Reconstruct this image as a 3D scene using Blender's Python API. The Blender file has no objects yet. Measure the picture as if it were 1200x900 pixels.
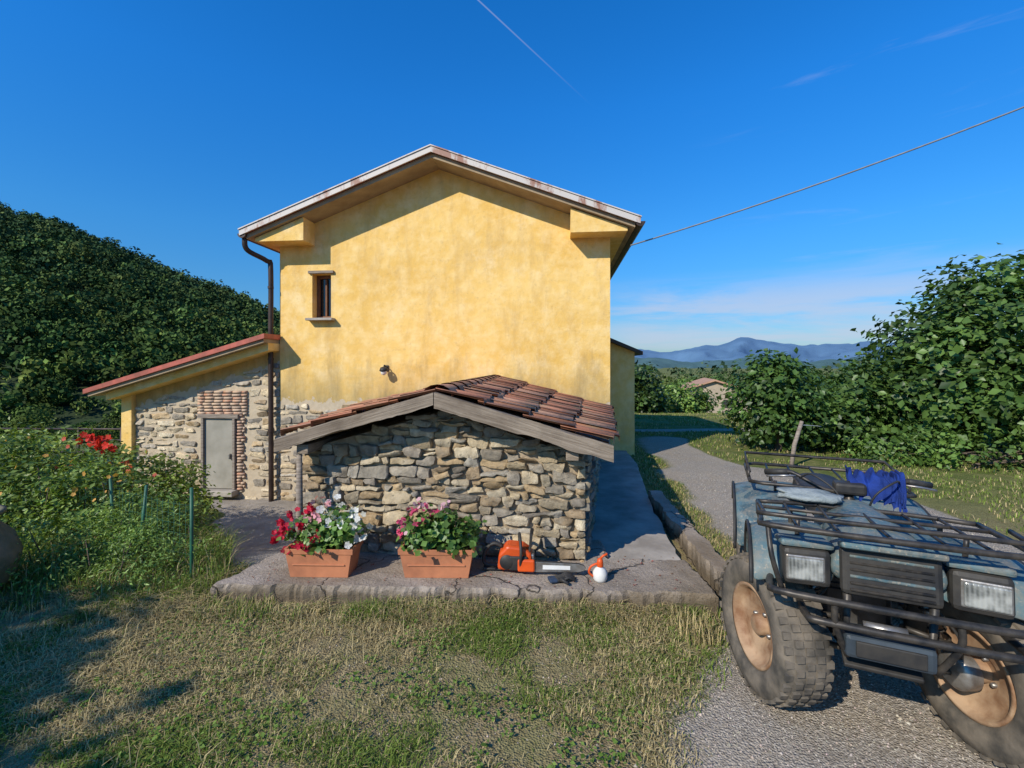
import bpy, math, numpy as np
from mathutils import Vector, Matrix
rng=np.random.default_rng(11)
sc=bpy.context.scene
sc.view_settings.view_transform='Standard'; sc.view_settings.look='None'; sc.view_settings.exposure=0

# ---------------------------------------------------------------- helpers
def link(o,parent=None):
    sc.collection.objects.link(o)
    if parent: o.parent=parent
    return o
def empty(name,loc=(0,0,0),rz=0,parent=None):
    o=bpy.data.objects.new(name,None); o.location=loc; o.rotation_euler=(0,0,rz); o.empty_display_size=.2
    return link(o,parent)
def mesh_np(name,V,F,mat,col=None,parent=None,smooth=False):
    V=np.asarray(V,dtype=np.float32); F=np.asarray(F,dtype=np.int32)
    me=bpy.data.meshes.new(name); k=F.shape[1]
    me.vertices.add(len(V)); me.vertices.foreach_set('co',V.ravel())
    me.loops.add(F.size); me.loops.foreach_set('vertex_index',F.ravel())
    me.polygons.add(len(F)); me.polygons.foreach_set('loop_start',np.arange(0,F.size,k,dtype=np.int32))
    me.update(calc_edges=True)
    if smooth: me.polygons.foreach_set('use_smooth',np.ones(len(F),dtype=bool))
    if col is not None:
        a=me.color_attributes.new('Col','FLOAT_COLOR','POINT')
        c=np.ones((len(V),4),dtype=np.float32); c[:,:3]=col; a.data.foreach_set('color',c.ravel())
    me.materials.append(mat)
    return link(bpy.data.objects.new(name,me),parent)
def mesh_py(name,V,F,mat,parent=None,smooth=False,bevel=0,seg=2):
    me=bpy.data.meshes.new(name); me.from_pydata([tuple(v) for v in V],[],[tuple(f) for f in F]); me.update()
    if smooth:
        for p in me.polygons: p.use_smooth=True
    me.materials.append(mat)
    o=link(bpy.data.objects.new(name,me),parent)
    if bevel:
        m=o.modifiers.new('b','BEVEL'); m.width=bevel; m.segments=seg; m.limit_method='ANGLE'
    return o
BF=[(0,3,2,1),(4,5,6,7),(0,1,5,4),(1,2,6,5),(2,3,7,6),(3,0,4,7)]
def box(name,c,s,mat,parent=None,bevel=0,rot=(0,0,0),seg=2,taper=None):
    hx,hy,hz=s[0]/2,s[1]/2,s[2]/2; t=taper or (1,1)
    V=[(-hx,-hy,-hz),(hx,-hy,-hz),(hx,hy,-hz),(-hx,hy,-hz),(-hx*t[0],-hy*t[1],hz),(hx*t[0],-hy*t[1],hz),(hx*t[0],hy*t[1],hz),(-hx*t[0],hy*t[1],hz)]
    o=mesh_py(name,V,BF,mat,parent,False,bevel,seg); o.location=c; o.rotation_euler=rot
    return o
def prism(name,poly,y0,y1,mat,parent=None,bevel=0):
    n=len(poly); V=[(p[0],y0,p[1]) for p in poly]+[(p[0],y1,p[1]) for p in poly]
    F=[tuple(range(n)),tuple(range(2*n-1,n-1,-1))]+[(i,i+n,(i+1)%n+n,(i+1)%n) for i in range(n)]
    return mesh_py(name,V,F,mat,parent,False,bevel)
def catmull(P,n=6):
    P=[Vector(p) for p in P]; out=[]
    for i in range(len(P)-1):
        p0=P[max(i-1,0)];p1=P[i];p2=P[i+1];p3=P[min(i+2,len(P)-1)]
        for k in range(n):
            t=k/n; out.append(.5*((2*p1)+(p2-p0)*t+(2*p0-5*p1+4*p2-p3)*t*t+(3*p1-p0-3*p2+p3)*t**3))
    out.append(P[-1]); return out
def tube_geo(pts,r,seg=8,smooth=0,off=0):
    P=catmull(pts,smooth) if smooth else [Vector(p) for p in pts]
    n=len(P); rr=[r]*n if np.isscalar(r) else list(np.interp(np.linspace(0,1,n),np.linspace(0,1,len(r)),r))
    V=[];F=[]; up=Vector((0,0,1)); prev=None
    for i,p in enumerate(P):
        t=(P[min(i+1,n-1)]-P[max(i-1,0)]).normalized()
        if prev is None:
            a=up if abs(t.z)<.9 else Vector((1,0,0)); u=t.cross(a).normalized()
        else: u=(prev-t*prev.dot(t)).normalized()
        prev=u; w=t.cross(u)
        for k in range(seg):
            an=2*math.pi*k/seg; V.append(p+(u*math.cos(an)+w*math.sin(an))*rr[i])
    for i in range(n-1):
        for k in range(seg):
            a=i*seg+k;b=i*seg+(k+1)%seg; F.append((off+a,off+b,off+b+seg,off+a+seg))
    F.append(tuple(off+k for k in range(seg-1,-1,-1))); F.append(tuple(off+(n-1)*seg+k for k in range(seg)))
    return V,F
def tube(name,pts,r,mat,parent=None,seg=8,smooth=0):
    V,F=tube_geo(pts,r,seg,smooth); return mesh_py(name,V,F,mat,parent,True)
def tubes(name,lst,mat,parent=None,seg=8,smooth=0):
    V=[];F=[]
    for pts,r in lst:
        v,f=tube_geo(pts,r,seg,smooth,len(V)); V+=v;F+=f
    return mesh_py(name,V,F,mat,parent,True)
def lathe(name,prof,mat,parent=None,seg=40,axis='z',loc=(0,0,0),rot=(0,0,0)):
    V=[];F=[]
    for (a,r) in prof:
        for k in range(seg):
            t=2*math.pi*k/seg
            V.append((r*math.cos(t),r*math.sin(t),a) if axis=='z' else (a,r*math.cos(t),r*math.sin(t)))
    n=len(prof)
    for i in range(n-1):
        for k in range(seg):
            a=i*seg+k;b=i*seg+(k+1)%seg; F.append((a,b,b+seg,a+seg))
    o=mesh_py(name,V,F,mat,parent,True); o.location=loc;o.rotation_euler=rot; return o
TB=rng.random((256,256))
def vn(x,y):
    x=np.asarray(x,float);y=np.asarray(y,float)
    xi=np.floor(x).astype(int);yi=np.floor(y).astype(int);fx=x-xi;fy=y-yi
    fx=fx*fx*(3-2*fx);fy=fy*fy*(3-2*fy)
    a=TB[xi%256,yi%256];b=TB[(xi+1)%256,yi%256];c=TB[xi%256,(yi+1)%256];d=TB[(xi+1)%256,(yi+1)%256]
    return (a*(1-fx)+b*fx)*(1-fy)+(c*(1-fx)+d*fx)*fy
def fbm(x,y,o=4):
    s=0;a=.5
    for i in range(o): s=s+a*vn(np.asarray(x)*2**i+i*17.3,np.asarray(y)*2**i+i*9.1); a*=.5
    return s/(1-.5**o)
def sst(a,b,x):
    t=np.clip((np.asarray(x,float)-a)/(b-a),0,1); return t*t*(3-2*t)

# ---------------------------------------------------------------- materials
class M:
    def __init__(s,name,rough=.8,spec=.3,metal=0):
        s.m=bpy.data.materials.new(name); s.m.use_nodes=True; s.t=s.m.node_tree; s.n=s.t.nodes; s.l=s.t.links
        s.b=s.n['Principled BSDF']; s.b.inputs['Roughness'].default_value=rough; s.b.inputs['Specular IOR Level'].default_value=spec; s.b.inputs['Metallic'].default_value=metal
        s.co=s.n.new('ShaderNodeTexCoord').outputs['Object']
    def set(s,inp,v):
        if hasattr(v,'is_linked') or hasattr(v,'links'): s.l.new(v,inp)
        else: inp.default_value=v
    def noise(s,scale,detail=5,rough=.55,vec=None,dist=0):
        n=s.n.new('ShaderNodeTexNoise'); n.inputs['Scale'].default_value=scale;n.inputs['Detail'].default_value=detail;n.inputs['Roughness'].default_value=rough;n.inputs['Distortion'].default_value=dist
        s.l.new(vec or s.co,n.inputs['Vector']); return n.outputs['Fac']
    def mapv(s,scale,vec=None):
        n=s.n.new('ShaderNodeMapping'); n.inputs['Scale'].default_value=scale; s.l.new(vec or s.co,n.inputs['Vector']); return n.outputs[0]
    def voro(s,scale,feat='F1',out='Distance',vec=None):
        n=s.n.new('ShaderNodeTexVoronoi'); n.feature=feat; n.inputs['Scale'].default_value=scale; s.l.new(vec or s.co,n.inputs['Vector']); return n.outputs[out]
    def ramp(s,fac,stops):
        n=s.n.new('ShaderNodeValToRGB'); e=n.color_ramp.elements
        while len(e)<len(stops): e.new(.5)
        for i,(p,c) in enumerate(stops):
            e[i].position=p; e[i].color=(c,c,c,1) if np.isscalar(c) else (*c,1)
        s.l.new(fac,n.inputs[0]); return n.outputs[0]
    def mix(s,f,a,b,mode='MIX'):
        n=s.n.new('ShaderNodeMix'); n.data_type='RGBA'; n.blend_type=mode
        s.set(n.inputs[0],f)
        for i,v in ((6,a),(7,b)):
            if isinstance(v,tuple): n.inputs[i].default_value=(*v,1)
            else: s.l.new(v,n.inputs[i])
        return n.outputs[2]
    def math(s,op,a,b=0,clamp=False):
        n=s.n.new('ShaderNodeMath'); n.operation=op; n.use_clamp=clamp
        s.set(n.inputs[0],a); s.set(n.inputs[1],b); return n.outputs[0]
    def sep(s,v=None):
        n=s.n.new('ShaderNodeSeparateXYZ'); s.l.new(v or s.co,n.inputs[0]); return n.outputs
    def comb(s,x,y,z):
        n=s.n.new('ShaderNodeCombineXYZ'); s.set(n.inputs[0],x); s.set(n.inputs[1],y); s.set(n.inputs[2],z); return n.outputs[0]
    def attr(s,name='Col'):
        n=s.n.new('ShaderNodeAttribute'); n.attribute_name=name; return n.outputs['Color']
    def color(s,v):
        if isinstance(v,tuple): s.b.inputs['Base Color'].default_value=(*v,1)
        else: s.l.new(v,s.b.inputs['Base Color'])
    def bump(s,h,strength=.5,dist=.01):
        n=s.n.new('ShaderNodeBump'); n.inputs['Strength'].default_value=strength;n.inputs['Distance'].default_value=dist
        s.l.new(h,n.inputs['Height']); s.l.new(n.outputs[0],s.b.inputs['Normal'])
def simple(name,a,b=None,scale=8,rough=.7,metal=0,bump=.2,dist=.004,spec=.3):
    m=M(name,rough,spec,metal); b=b or tuple(x*.7 for x in a)
    n=m.noise(scale,6,.6); m.color(m.mix(m.ramp(n,[(.35,0.),(.65,1.)]),b,a))
    if bump: m.bump(m.noise(scale*4,4),bump,dist)
    return m.m
def leafmat(name,tr=.3,rough=.5):
    m=M(name,rough,.35); c=m.attr(); m.color(c)
    if tr<=0: return m.m
    t=m.n.new('ShaderNodeBsdfTranslucent'); x=m.mix(1.,c,(1.3,1.3,.6),'MULTIPLY'); m.l.new(x,t.inputs[0])
    ms=m.n.new('ShaderNodeMixShader'); ms.inputs[0].default_value=tr
    m.l.new(m.b.outputs[0],ms.inputs[1]); m.l.new(t.outputs[0],ms.inputs[2]); m.l.new(ms.outputs[0],m.n['Material Output'].inputs[0])
    return m.m
def diffmat(name,tr=.25):
    m=bpy.data.materials.new(name); m.use_nodes=True; n=m.node_tree.nodes; l=m.node_tree.links; n.remove(n['Principled BSDF'])
    a=n.new('ShaderNodeAttribute'); a.attribute_name='Col'; d=n.new('ShaderNodeBsdfDiffuse'); l.new(a.outputs['Color'],d.inputs[0]); out=n['Material Output']
    if tr<=0: l.new(d.outputs[0],out.inputs[0]); return m
    t=n.new('ShaderNodeBsdfTranslucent'); l.new(a.outputs['Color'],t.inputs[0]); ms=n.new('ShaderNodeMixShader'); ms.inputs[0].default_value=tr
    l.new(d.outputs[0],ms.inputs[1]); l.new(t.outputs[0],ms.inputs[2]); l.new(ms.outputs[0],out.inputs[0]); return m
LEAF=leafmat('leaf',.28,.42); GRASS=diffmat('grass_blade',.25); PETAL=leafmat('petal',.3,.6); FARLEAF=diffmat('far_leaf',0)

def plaster(name,z0,slope=0.,lim=True):
    m=M(name,.9,.15)
    n1=m.noise(.9,8,.62); n2=m.noise(5,8,.6); n3=m.noise(2.2,9,.7,m.mapv((1.3,1.3,.35)))
    c=m.mix(m.ramp(n1,[(.3,0.),(.68,1.)]),(.70,.42,.10),(.84,.565,.19))
    c=m.mix(m.ramp(n2,[(.42,0.),(.70,.7)]),c,(.88,.66,.32))
    c=m.mix(m.ramp(n3,[(.50,0.),(.70,.6)]),c,(.53,.34,.13))
    c=m.mix(m.ramp(m.noise(1.7,7,.65),[(.55,0.),(.66,.45)]),c,(.90,.70,.40))
    c=m.mix(m.ramp(m.noise(11,6,.7),[(.55,0.),(.70,.45)]),c,(.50,.34,.14))
    X,Y,Z=m.sep()
    zz=m.math('SUBTRACT',Z,m.math('MULTIPLY',X,slope)) if slope else Z
    if lim:
        d=m.math('SUBTRACT',zz,m.math('MULTIPLY',n3,1.6)); st=m.ramp(m.math('SUBTRACT',d,z0-1.0),[(.0,.9),(.45,.45),(.9,0.)])
        c=m.mix(st,c,(.30,.23,.11))
        e=m.math('ADD',zz,m.math('MULTIPLY',m.math('SUBTRACT',n2,.5),.5))
        k=m.math('LESS_THAN',e,z0)
        mo=m.mix(m.noise(14,6),(.38,.30,.20),(.60,.50,.36))
        c=m.mix(k,c,mo)
    m.color(c); m.bump(m.math('ADD',m.noise(18,8,.6),m.math('MULTIPLY',n2,1.5)),.45,.014)
    return m.m
PLM=plaster('yellow_plaster',1.0); PLA=plaster('yellow_plaster_annex',2.46,.284); PLY=plaster('yellow_plaster_plain',0,0,False)
def stonemat():
    m=M('rubble_stone',.9,.2); c=m.attr()
    n=m.noise(16,8,.65); c=m.mix(m.ramp(n,[(.3,.0),(.7,1.)]),m.mix(1.,c,(.55,.53,.5),'MULTIPLY'),m.mix(1.,c,(1.25,1.22,1.15),'MULTIPLY'))
    c=m.mix(m.ramp(m.noise(5,5),[(.54,0.),(.7,.6)]),c,(.50,.43,.32)); c=m.mix(m.ramp(m.noise(30,3),[(.62,0.),(.7,.6)]),c,(.12,.11,.09))
    m.color(c); m.bump(m.noise(38,9,.75),.9,.02); return m.m
STONE=stonemat()
def mort():
    m=M('mortar',.95,.1); m.color(m.mix(m.ramp(m.noise(9,6),[(.35,0.),(.65,1.)]),(.22,.165,.105),(.44,.35,.24))); m.bump(m.noise(40,8),.8,.015); return m.m
MORTAR=mort()
CONC=M('concrete',.92,.2)
_n=CONC.noise(2.5,8,.65); _c=CONC.mix(CONC.ramp(_n,[(.3,0.),(.7,1.)]),(.25,.205,.165),(.48,.40,.325))
_c=CONC.mix(CONC.ramp(CONC.noise(60,3),[(.5,0.),(.7,.55)]),_c,(.17,.14,.11))
_c=CONC.mix(CONC.ramp(CONC.voro(70),[(.0,.7),(.22,0.)]),_c,(.50,.45,.38))
_c=CONC.mix(CONC.ramp(CONC.noise(1.1,6),[(.46,0.),(.66,.8)]),_c,(.19,.145,.095))
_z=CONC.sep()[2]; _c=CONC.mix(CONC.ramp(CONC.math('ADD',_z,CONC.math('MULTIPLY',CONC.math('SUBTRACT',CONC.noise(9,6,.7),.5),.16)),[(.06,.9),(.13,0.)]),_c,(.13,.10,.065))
_nv=CONC.n.new('ShaderNodeTexNoise'); _nv.inputs['Scale'].default_value=5; _nv.inputs['Detail'].default_value=5; CONC.l.new(CONC.co,_nv.inputs['Vector'])
_va=CONC.n.new('ShaderNodeVectorMath'); _va.operation='MULTIPLY_ADD'; CONC.l.new(_nv.outputs['Color'],_va.inputs[0]); _va.inputs[1].default_value=(.35,.35,.0); CONC.l.new(CONC.co,_va.inputs[2])
_ck=CONC.ramp(CONC.voro(1.25,'DISTANCE_TO_EDGE','Distance',_va.outputs[0]),[(.0,1.),(.011,0.)])
_c=CONC.mix(CONC.math('MULTIPLY',_ck,.8),_c,(.05,.04,.03))
CONC.color(_c); CONC.bump(CONC.math('SUBTRACT',CONC.math('ADD',CONC.noise(45,8,.7),CONC.noise(9,5)),_ck),.85,.016); CONC=CONC.m
PAVE=simple('walkway_concrete',(.42,.375,.32),(.25,.22,.185),3,.92,0,.5,.012)
WOOD=M('weathered_wood',.85,.2); _v=WOOD.mapv((2,2,26)); _n=WOOD.noise(2.5,7,.65,_v)
WOOD.color(WOOD.mix(WOOD.ramp(_n,[(.3,0.),(.7,1.)]),(.13,.10,.075),(.37,.31,.25))); WOOD.bump(_n,.7,.01); WOOD=WOOD.m
TILE=M('terracotta_tile',.85,.2); _c=TILE.attr()
_c=TILE.mix(TILE.ramp(TILE.noise(7,7,.65),[(.47,0.),(.7,.7)]),_c,(.15,.10,.07)); _c=TILE.mix(TILE.ramp(TILE.noise(3,5),[(.56,0.),(.72,.65)]),_c,(.28,.25,.14))
TILE.color(_c); TILE.bump(TILE.noise(40,6),.4,.006); TILE=TILE.m
ROOFW=M('painted_sheet_edge',.5,.4); _n=ROOFW.noise(3.5,8,.7,ROOFW.mapv((1,1,.4)))
ROOFW.color(ROOFW.mix(ROOFW.ramp(_n,[(.5,0.),(.6,1.)]),(.56,.51,.46),(.30,.15,.10))); ROOFW.bump(_n,.2,.004); ROOFW=ROOFW.m
REDM=simple('red_flashing',(.50,.13,.09),(.28,.09,.06),5,.55)
SOFF=simple('concrete_soffit',(.40,.31,.20),(.27,.20,.13),3,.9)
BROWNM=simple('brown_metal',(.07,.045,.035),(.035,.025,.02),6,.45,.3,.1)
BLK=simple('black_plastic',(.02,.02,.021),(.05,.045,.038),10,.55)
BLKM=simple('black_painted_tube',(.018,.019,.021),(.085,.072,.058),14,.42,.3,.15,.002)
RUB=simple('tyre_rubber',(.065,.058,.048),(.20,.165,.125),9,.9,0,.4,.004)
RIM=simple('rusty_rim',(.42,.28,.17),(.20,.10,.05),9,.65,0,.2)
STEEL=simple('steel',(.40,.39,.37),(.22,.19,.16),15,.4,.7)
TERRA=simple('terracotta_pot',(.54,.21,.10),(.36,.14,.07),5,.75)
ORANGE=simple('orange_plastic',(.75,.10,.015),(.5,.07,.015),6,.4,0,.05)
WHITE=simple('white_plastic',(.75,.74,.70),(.6,.58,.54),6,.45,0,.05)
BLUEC=simple('blue_cloth',(.01,.04,.24),(.007,.022,.11),9,.85,0,.6,.01)
GREENP=simple('green_paint',(.03,.14,.08),(.02,.08,.05),9,.5)
DOORM=simple('grey_door',(.36,.33,.27),(.26,.24,.19),3,.6)
BARK=simple('bark',(.16,.12,.085),(.07,.055,.04),12,.95,0,.8,.02)
BRK=M('brick',.9,.2); BRK.color(BRK.mix(BRK.ramp(BRK.noise(12,5),[(.35,0.),(.65,1.)]),BRK.attr(),(.52,.38,.27))); BRK.bump(BRK.noise(50,6),.5,.006); BRK=BRK.m
GLASS=M('dark_glass',.05,.6); GLASS.color((.012,.014,.016)); GLASS=GLASS.m
LENS=M('headlight_lens',.1,.6); _w=LENS.n.new('ShaderNodeTexWave'); _w.inputs['Scale'].default_value=22; LENS.l.new(LENS.co,_w.inputs['Vector'])
_cl=LENS.mix(LENS.ramp(LENS.noise(14,3),[(.4,0.),(.6,1.)]),(.07,.075,.07),(.34,.34,.31)); LENS.color(LENS.mix(LENS.math('MULTIPLY',_w.outputs['Fac'],.3),_cl,(.42,.43,.40))); LENS.bump(_w.outputs['Fac'],.3,.003); LENS=LENS.m
CAMO=M('faded_blue_plastic',.5,.35); _n=CAMO.noise(4,3,.5,None,1.2)
_c=CAMO.mix(CAMO.ramp(_n,[(.42,0.),(.50,1.)]),(.035,.08,.10),(.085,.15,.17)); _c=CAMO.mix(CAMO.ramp(CAMO.noise(5.7,3,.5,None,1.),[(.56,0.),(.62,1.)]),_c,(.13,.165,.155))
_c=CAMO.mix(CAMO.ramp(CAMO.noise(9,9,.75),[(.45,0.),(.72,.85)]),_c,(.25,.205,.15)); _c=CAMO.mix(CAMO.ramp(CAMO.noise(60,4,.7),[(.56,0.),(.66,.65)]),_c,(.34,.29,.22)); CAMO.color(_c); CAMO.bump(CAMO.noise(40,4),.12,.003)
CAMO.l.new(CAMO.ramp(CAMO.noise(12,5),[(.35,.4),(.7,.8)]),CAMO.b.inputs['Roughness']); CAMO=CAMO.m

# ---------------------------------------------------------------- ground
def gz(x,y):
    x=np.asarray(x,float);y=np.asarray(y,float)
    s=-.68*sst(3.6,6.0,y)*sst(-1.0,-1.8,x)
    far=-3*sst(11,46,y)-1.5*sst(10,30,y)*sst(0,-20,x)
    bump=.035*(fbm(x*.7,y*.7,3)-.5)*sst(30,10,abs(y))+.025*(fbm(x*3,y*3,3)-.5)*sst(12,6,abs(y))
    return s+far+bump*np.where(abs(x)<60,1,0)
def roadmask(x,y):
    w=(fbm(np.asarray(x)*1.3,np.asarray(y)*1.3,4)-.5)*.9
    xl=np.interp(y,[-5,1.5,1.9,2.5,3,4,5,6.5,8,9,10,11],[.2,.35,.6,1.1,1.5,1.95,2.15,2.3,2.55,2.6,2.7,2.9])
    xr=np.interp(y,[-5,3.3,3.9,5,6,6.8,7.4,8.2,9.3,10,11],[4.6,4.5,4.5,4.7,4.7,4.1,3.7,3.5,3.6,3.8,3.2])
    m=sst(-.3,.35,x-xl+w*.7)*sst(-.12,.15,xr-x+w*.3)*sst(10.6,9.9,y+w*.3)
    m2=sst(.35,.15,abs(y-11.3-.05*(x-3)+w*.2))*sst(2.5,3.2,x)*sst(14,11,x)
    return np.clip(np.maximum(m,m2),0,1)
def concmask(x,y):
    w=(fbm(np.asarray(x)*2,np.asarray(y)*2,3)-.5)*.6
    return sst(-.05,.2,x+.35+.60*np.asarray(y)+w)*sst(-.8,-1.0,x)*sst(3.45,3.6,y+w*.4)*sst(9.5,9.,y)
cx=np.arange(-6,6.5,.06); gx=np.cumsum(np.geomspace(.06,600,45)); xs=np.concatenate([-6-gx[::-1],cx,cx[-1]+gx])
cy=np.arange(0,12,.06); ys=np.concatenate([-np.cumsum(np.geomspace(.1,30,18))[::-1],cy,cy[-1]+gx])
GX,GY=np.meshgrid(xs,ys); GZ=gz(GX,GY)
rm=roadmask(GX,GY); cm=concmask(GX,GY); dry=fbm(GX*.8+5,GY*.8,4)
V=np.stack([GX,GY,GZ],-1).reshape(-1,3); nx,ny=len(xs),len(ys)
i=np.arange(nx-1)[None,:]+nx*np.arange(ny-1)[:,None]; i=i.ravel(); F=np.stack([i,i+1,i+1+nx,i+nx],1)
g=M('ground',.95,.1); a=g.attr(); R,G,B=g.sep(a)
fine=g.noise(35,6,.7); med=g.noise(4,6,.6); big=g.noise(.6,5)
soil=g.mix(g.ramp(fine,[(.3,0.),(.7,1.)]),(.16,.115,.055),(.37,.29,.16))
grs=g.mix(g.ramp(fine,[(.3,0.),(.7,1.)]),(.055,.075,.015),(.16,.19,.05)); grs=g.mix(g.ramp(med,[(.4,0.),(.7,.7)]),grs,(.28,.24,.10))
c=g.mix(g.ramp(med,[(.42,.95),(.64,.35)]),grs,soil); Yc=g.sep()[1]
c=g.mix(g.ramp(g.math('MULTIPLY',Yc,.1),[(.4,0.),(.6,1.)]),c,grs)
vv=g.voro(95,'F1','Color'); vx=g.sep(vv)[0]
grav=g.mix(vx,(.19,.16,.125),(.44,.385,.315)); grav=g.mix(g.ramp(med,[(.4,0.),(.75,.6)]),grav,(.34,.27,.185)); grav=g.mix(g.ramp(big,[(.4,0.),(.7,.4)]),grav,(.40,.35,.285))
c=g.mix(g.ramp(g.math('ADD',R,g.math('MULTIPLY',g.math('SUBTRACT',fine,.5),.9)),[(.35,0.),(.65,1.)]),c,grav)
con=g.mix(g.ramp(med,[(.3,0.),(.7,1.)]),(.26,.225,.185),(.42,.37,.31))
c=g.mix(g.ramp(g.math('ADD',G,g.math('MULTIPLY',g.math('SUBTRACT',fine,.5),.5)),[(.4,0.),(.6,1.)]),c,con)
g.color(c); g.bump(g.math('ADD',fine,g.voro(95)),.7,.015)
mesh_np('ground',V,F,g.m,np.stack([rm,cm,dry],-1).reshape(-1,3),smooth=True)

# ---------------------------------------------------------------- clouds of leaves
def nrm(v): return v/np.maximum(np.linalg.norm(v,axis=1,keepdims=True),1e-6)
def leafgeo(P,N,S,asp=.6,fold=.2):
    n=len(P); N=nrm(N); T=nrm(np.cross(N,rng.normal(size=(n,3)))); B=np.cross(N,T); S=np.broadcast_to(S,(n,))[:,None]
    V=np.stack([P-T*S/2,P+B*S*asp/2+N*S*fold*.5,P+T*S/2,P-B*S*asp/2+N*S*fold*.5],1).reshape(-1,3)
    b=np.arange(n)[:,None]*4; F=np.concatenate([b+np.array([[0,1,2]]),b+np.array([[0,2,3]])])
    return V,F
def leafcloud(name,P,N,S,mat,col,asp=.6,fold=.2,parent=None):
    V,F=leafgeo(P,N,S,asp,fold); return mesh_np(name,V,F,mat,np.repeat(col,4,axis=0),parent)
def unit(n): return nrm(rng.normal(size=(n,3)))
def clumps(blobs,ncl,nl,cr,shell=.5,zmin=None):
    w=np.array([b[3]*b[4]*b[5] for b in blobs])**.7; w/=w.sum()
    bi=rng.choice(len(blobs),ncl,p=w); Bq=np.array(blobs)[bi]; d=unit(ncl); r=shell+(1-shell)*rng.random((ncl,1))**.6
    C=Bq[:,:3]+d*Bq[:,3:6]*r
    if zmin is not None: k=C[:,2]>zmin+.05; C=C[k];d=d[k]
    n=len(C); P=np.repeat(C,nl,0)+rng.normal(size=(n*nl,3))*cr*np.array([1,1,.7]); D=np.repeat(d,nl,0)
    br=np.repeat(rng.uniform(.55,1.4,n),nl)
    if zmin is not None: P[:,2]=np.maximum(P[:,2],zmin+rng.random(len(P))*.1)
    return C,P,D,br
def tree(name,base,blobs,ncl,nl,cr,ls,c1,c2,trunk=.06,zmin=None,nb=14,shell=.45,asp=.75):
    e=empty(name,(0,0,0)); C,P,D,br=clumps(blobs,ncl,nl,cr,shell,zmin); n=len(P)
    N=D*.8+np.array([0,0,.7])+rng.normal(size=(n,3))*.55
    t=rng.random((n,1)); col=(np.array(c1)*(1-t)+np.array(c2)*t)*br[:,None]
    leafcloud('foliage',P,N,ls*rng.uniform(.5,1.3,n),LEAF,col,asp,.25,e)
    L=[]; base=np.array(base,float); top=np.array([np.mean([b[0] for b in blobs]),np.mean([b[1] for b in blobs]),np.mean([b[2] for b in blobs])])
    mid=base*.5+top*.5+np.array([.05,.03,0]); L.append(([base-np.array([0,0,.1]),mid,top],[trunk,trunk*.75,trunk*.45]))
    for k in rng.choice(len(C),min(nb,len(C)),replace=False):
        s=base+(top-base)*rng.uniform(.15,.9); m=(s+C[k])/2+np.array([0,0,.12])*trunk/.06; L.append(([s,m,C[k]],[trunk*.5,trunk*.3,trunk*.12]))
    tubes('trunk',L,BARK,e,6,4); return e
F1=(.042,.088,.018);F2=(.12,.20,.045)
tree('fig_tree',(8.5,8.6,0),[(8.5,8.6,1.7,1.4,1.5,1.35),(9.8,8.8,2.1,1.6,1.6,1.6),(7.4,8.3,1.0,.9,1.1,1.0),(9.0,7.4,1.0,1.5,1.0,1.0),(8.75,8.6,2.8,.75,.7,.7),(10.8,8.,1.5,1.4,1.4,1.5),(7.75,8.6,1.95,.6,.6,.6)],720,30,.19,.14,F1,F2,.12,0,22)
tree('fig_tree',(6.4,8.8,0),[(6.3,8.9,.75,.9,.9,.85),(7.0,9.2,.9,.7,.8,.9),(5.9,8.6,.45,.7,.7,.6)],240,26,.16,.12,F1,F2,.07,0,12)
tree('fig_tree',(4.95,8.6,0),[(4.9,8.7,.85,.72,.7,.85),(4.8,8.5,1.45,.38,.35,.5),(5.4,8.7,.65,.45,.5,.6)],190,26,.14,.115,F1,(.10,.18,.04),.07,0,12)
tree('shrub',(7.0,7.2,0),[(6.2,7.5,.2,.7,.4,.3),(7.3,7.2,.25,.9,.4,.35),(8.6,6.9,.3,1.0,.5,.4),(10,6.8,.35,1.2,.5,.45)],220,24,.12,.08,(.06,.12,.02),(.17,.27,.06),.03,0,8)
def gp(x,y): return float(gz(x,y))
tree('tree',(5.7,20,gp(5.7,20)),[(5.6,20,.5,.8,.9,1.1),(6.0,20.4,-.1,.8,.8,.7),(5.1,20,0.1,.7,.7,.9)],130,30,.22,.2,(.03,.06,.015),(.08,.14,.03),.12,gp(5.7,20),6)
tree('tree',(8.2,22,gp(8.2,22)),[(8.3,22,-.1,1.1,1.0,.9),(7.5,22,-.35,.7,.8,.6),(9.0,22.3,-.3,.6,.7,.7)],130,30,.2,.18,(.10,.18,.035),(.22,.33,.07),.1,gp(8,22),6)
tree('tree',(13.5,24,gp(13.5,24)),[(13.9,24,.3,1.4,1.4,1.4),(14.9,24,.1,1.4,1.2,1.4)],130,30,.28,.25,(.04,.09,.02),(.12,.20,.045),.12,gp(13,24),6)
tree('walnut_tree',(-6.6,-1.9,0),[(-6.5,-1.5,2.9,1.3,1.4,.8),(-5.6,-2.2,3.0,.9,.9,.6),(-7.2,-.9,2.8,1.,1.,.8)],460,34,.22,.18,(.028,.07,.02),(.08,.15,.035),.14,None,16,.1)

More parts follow.
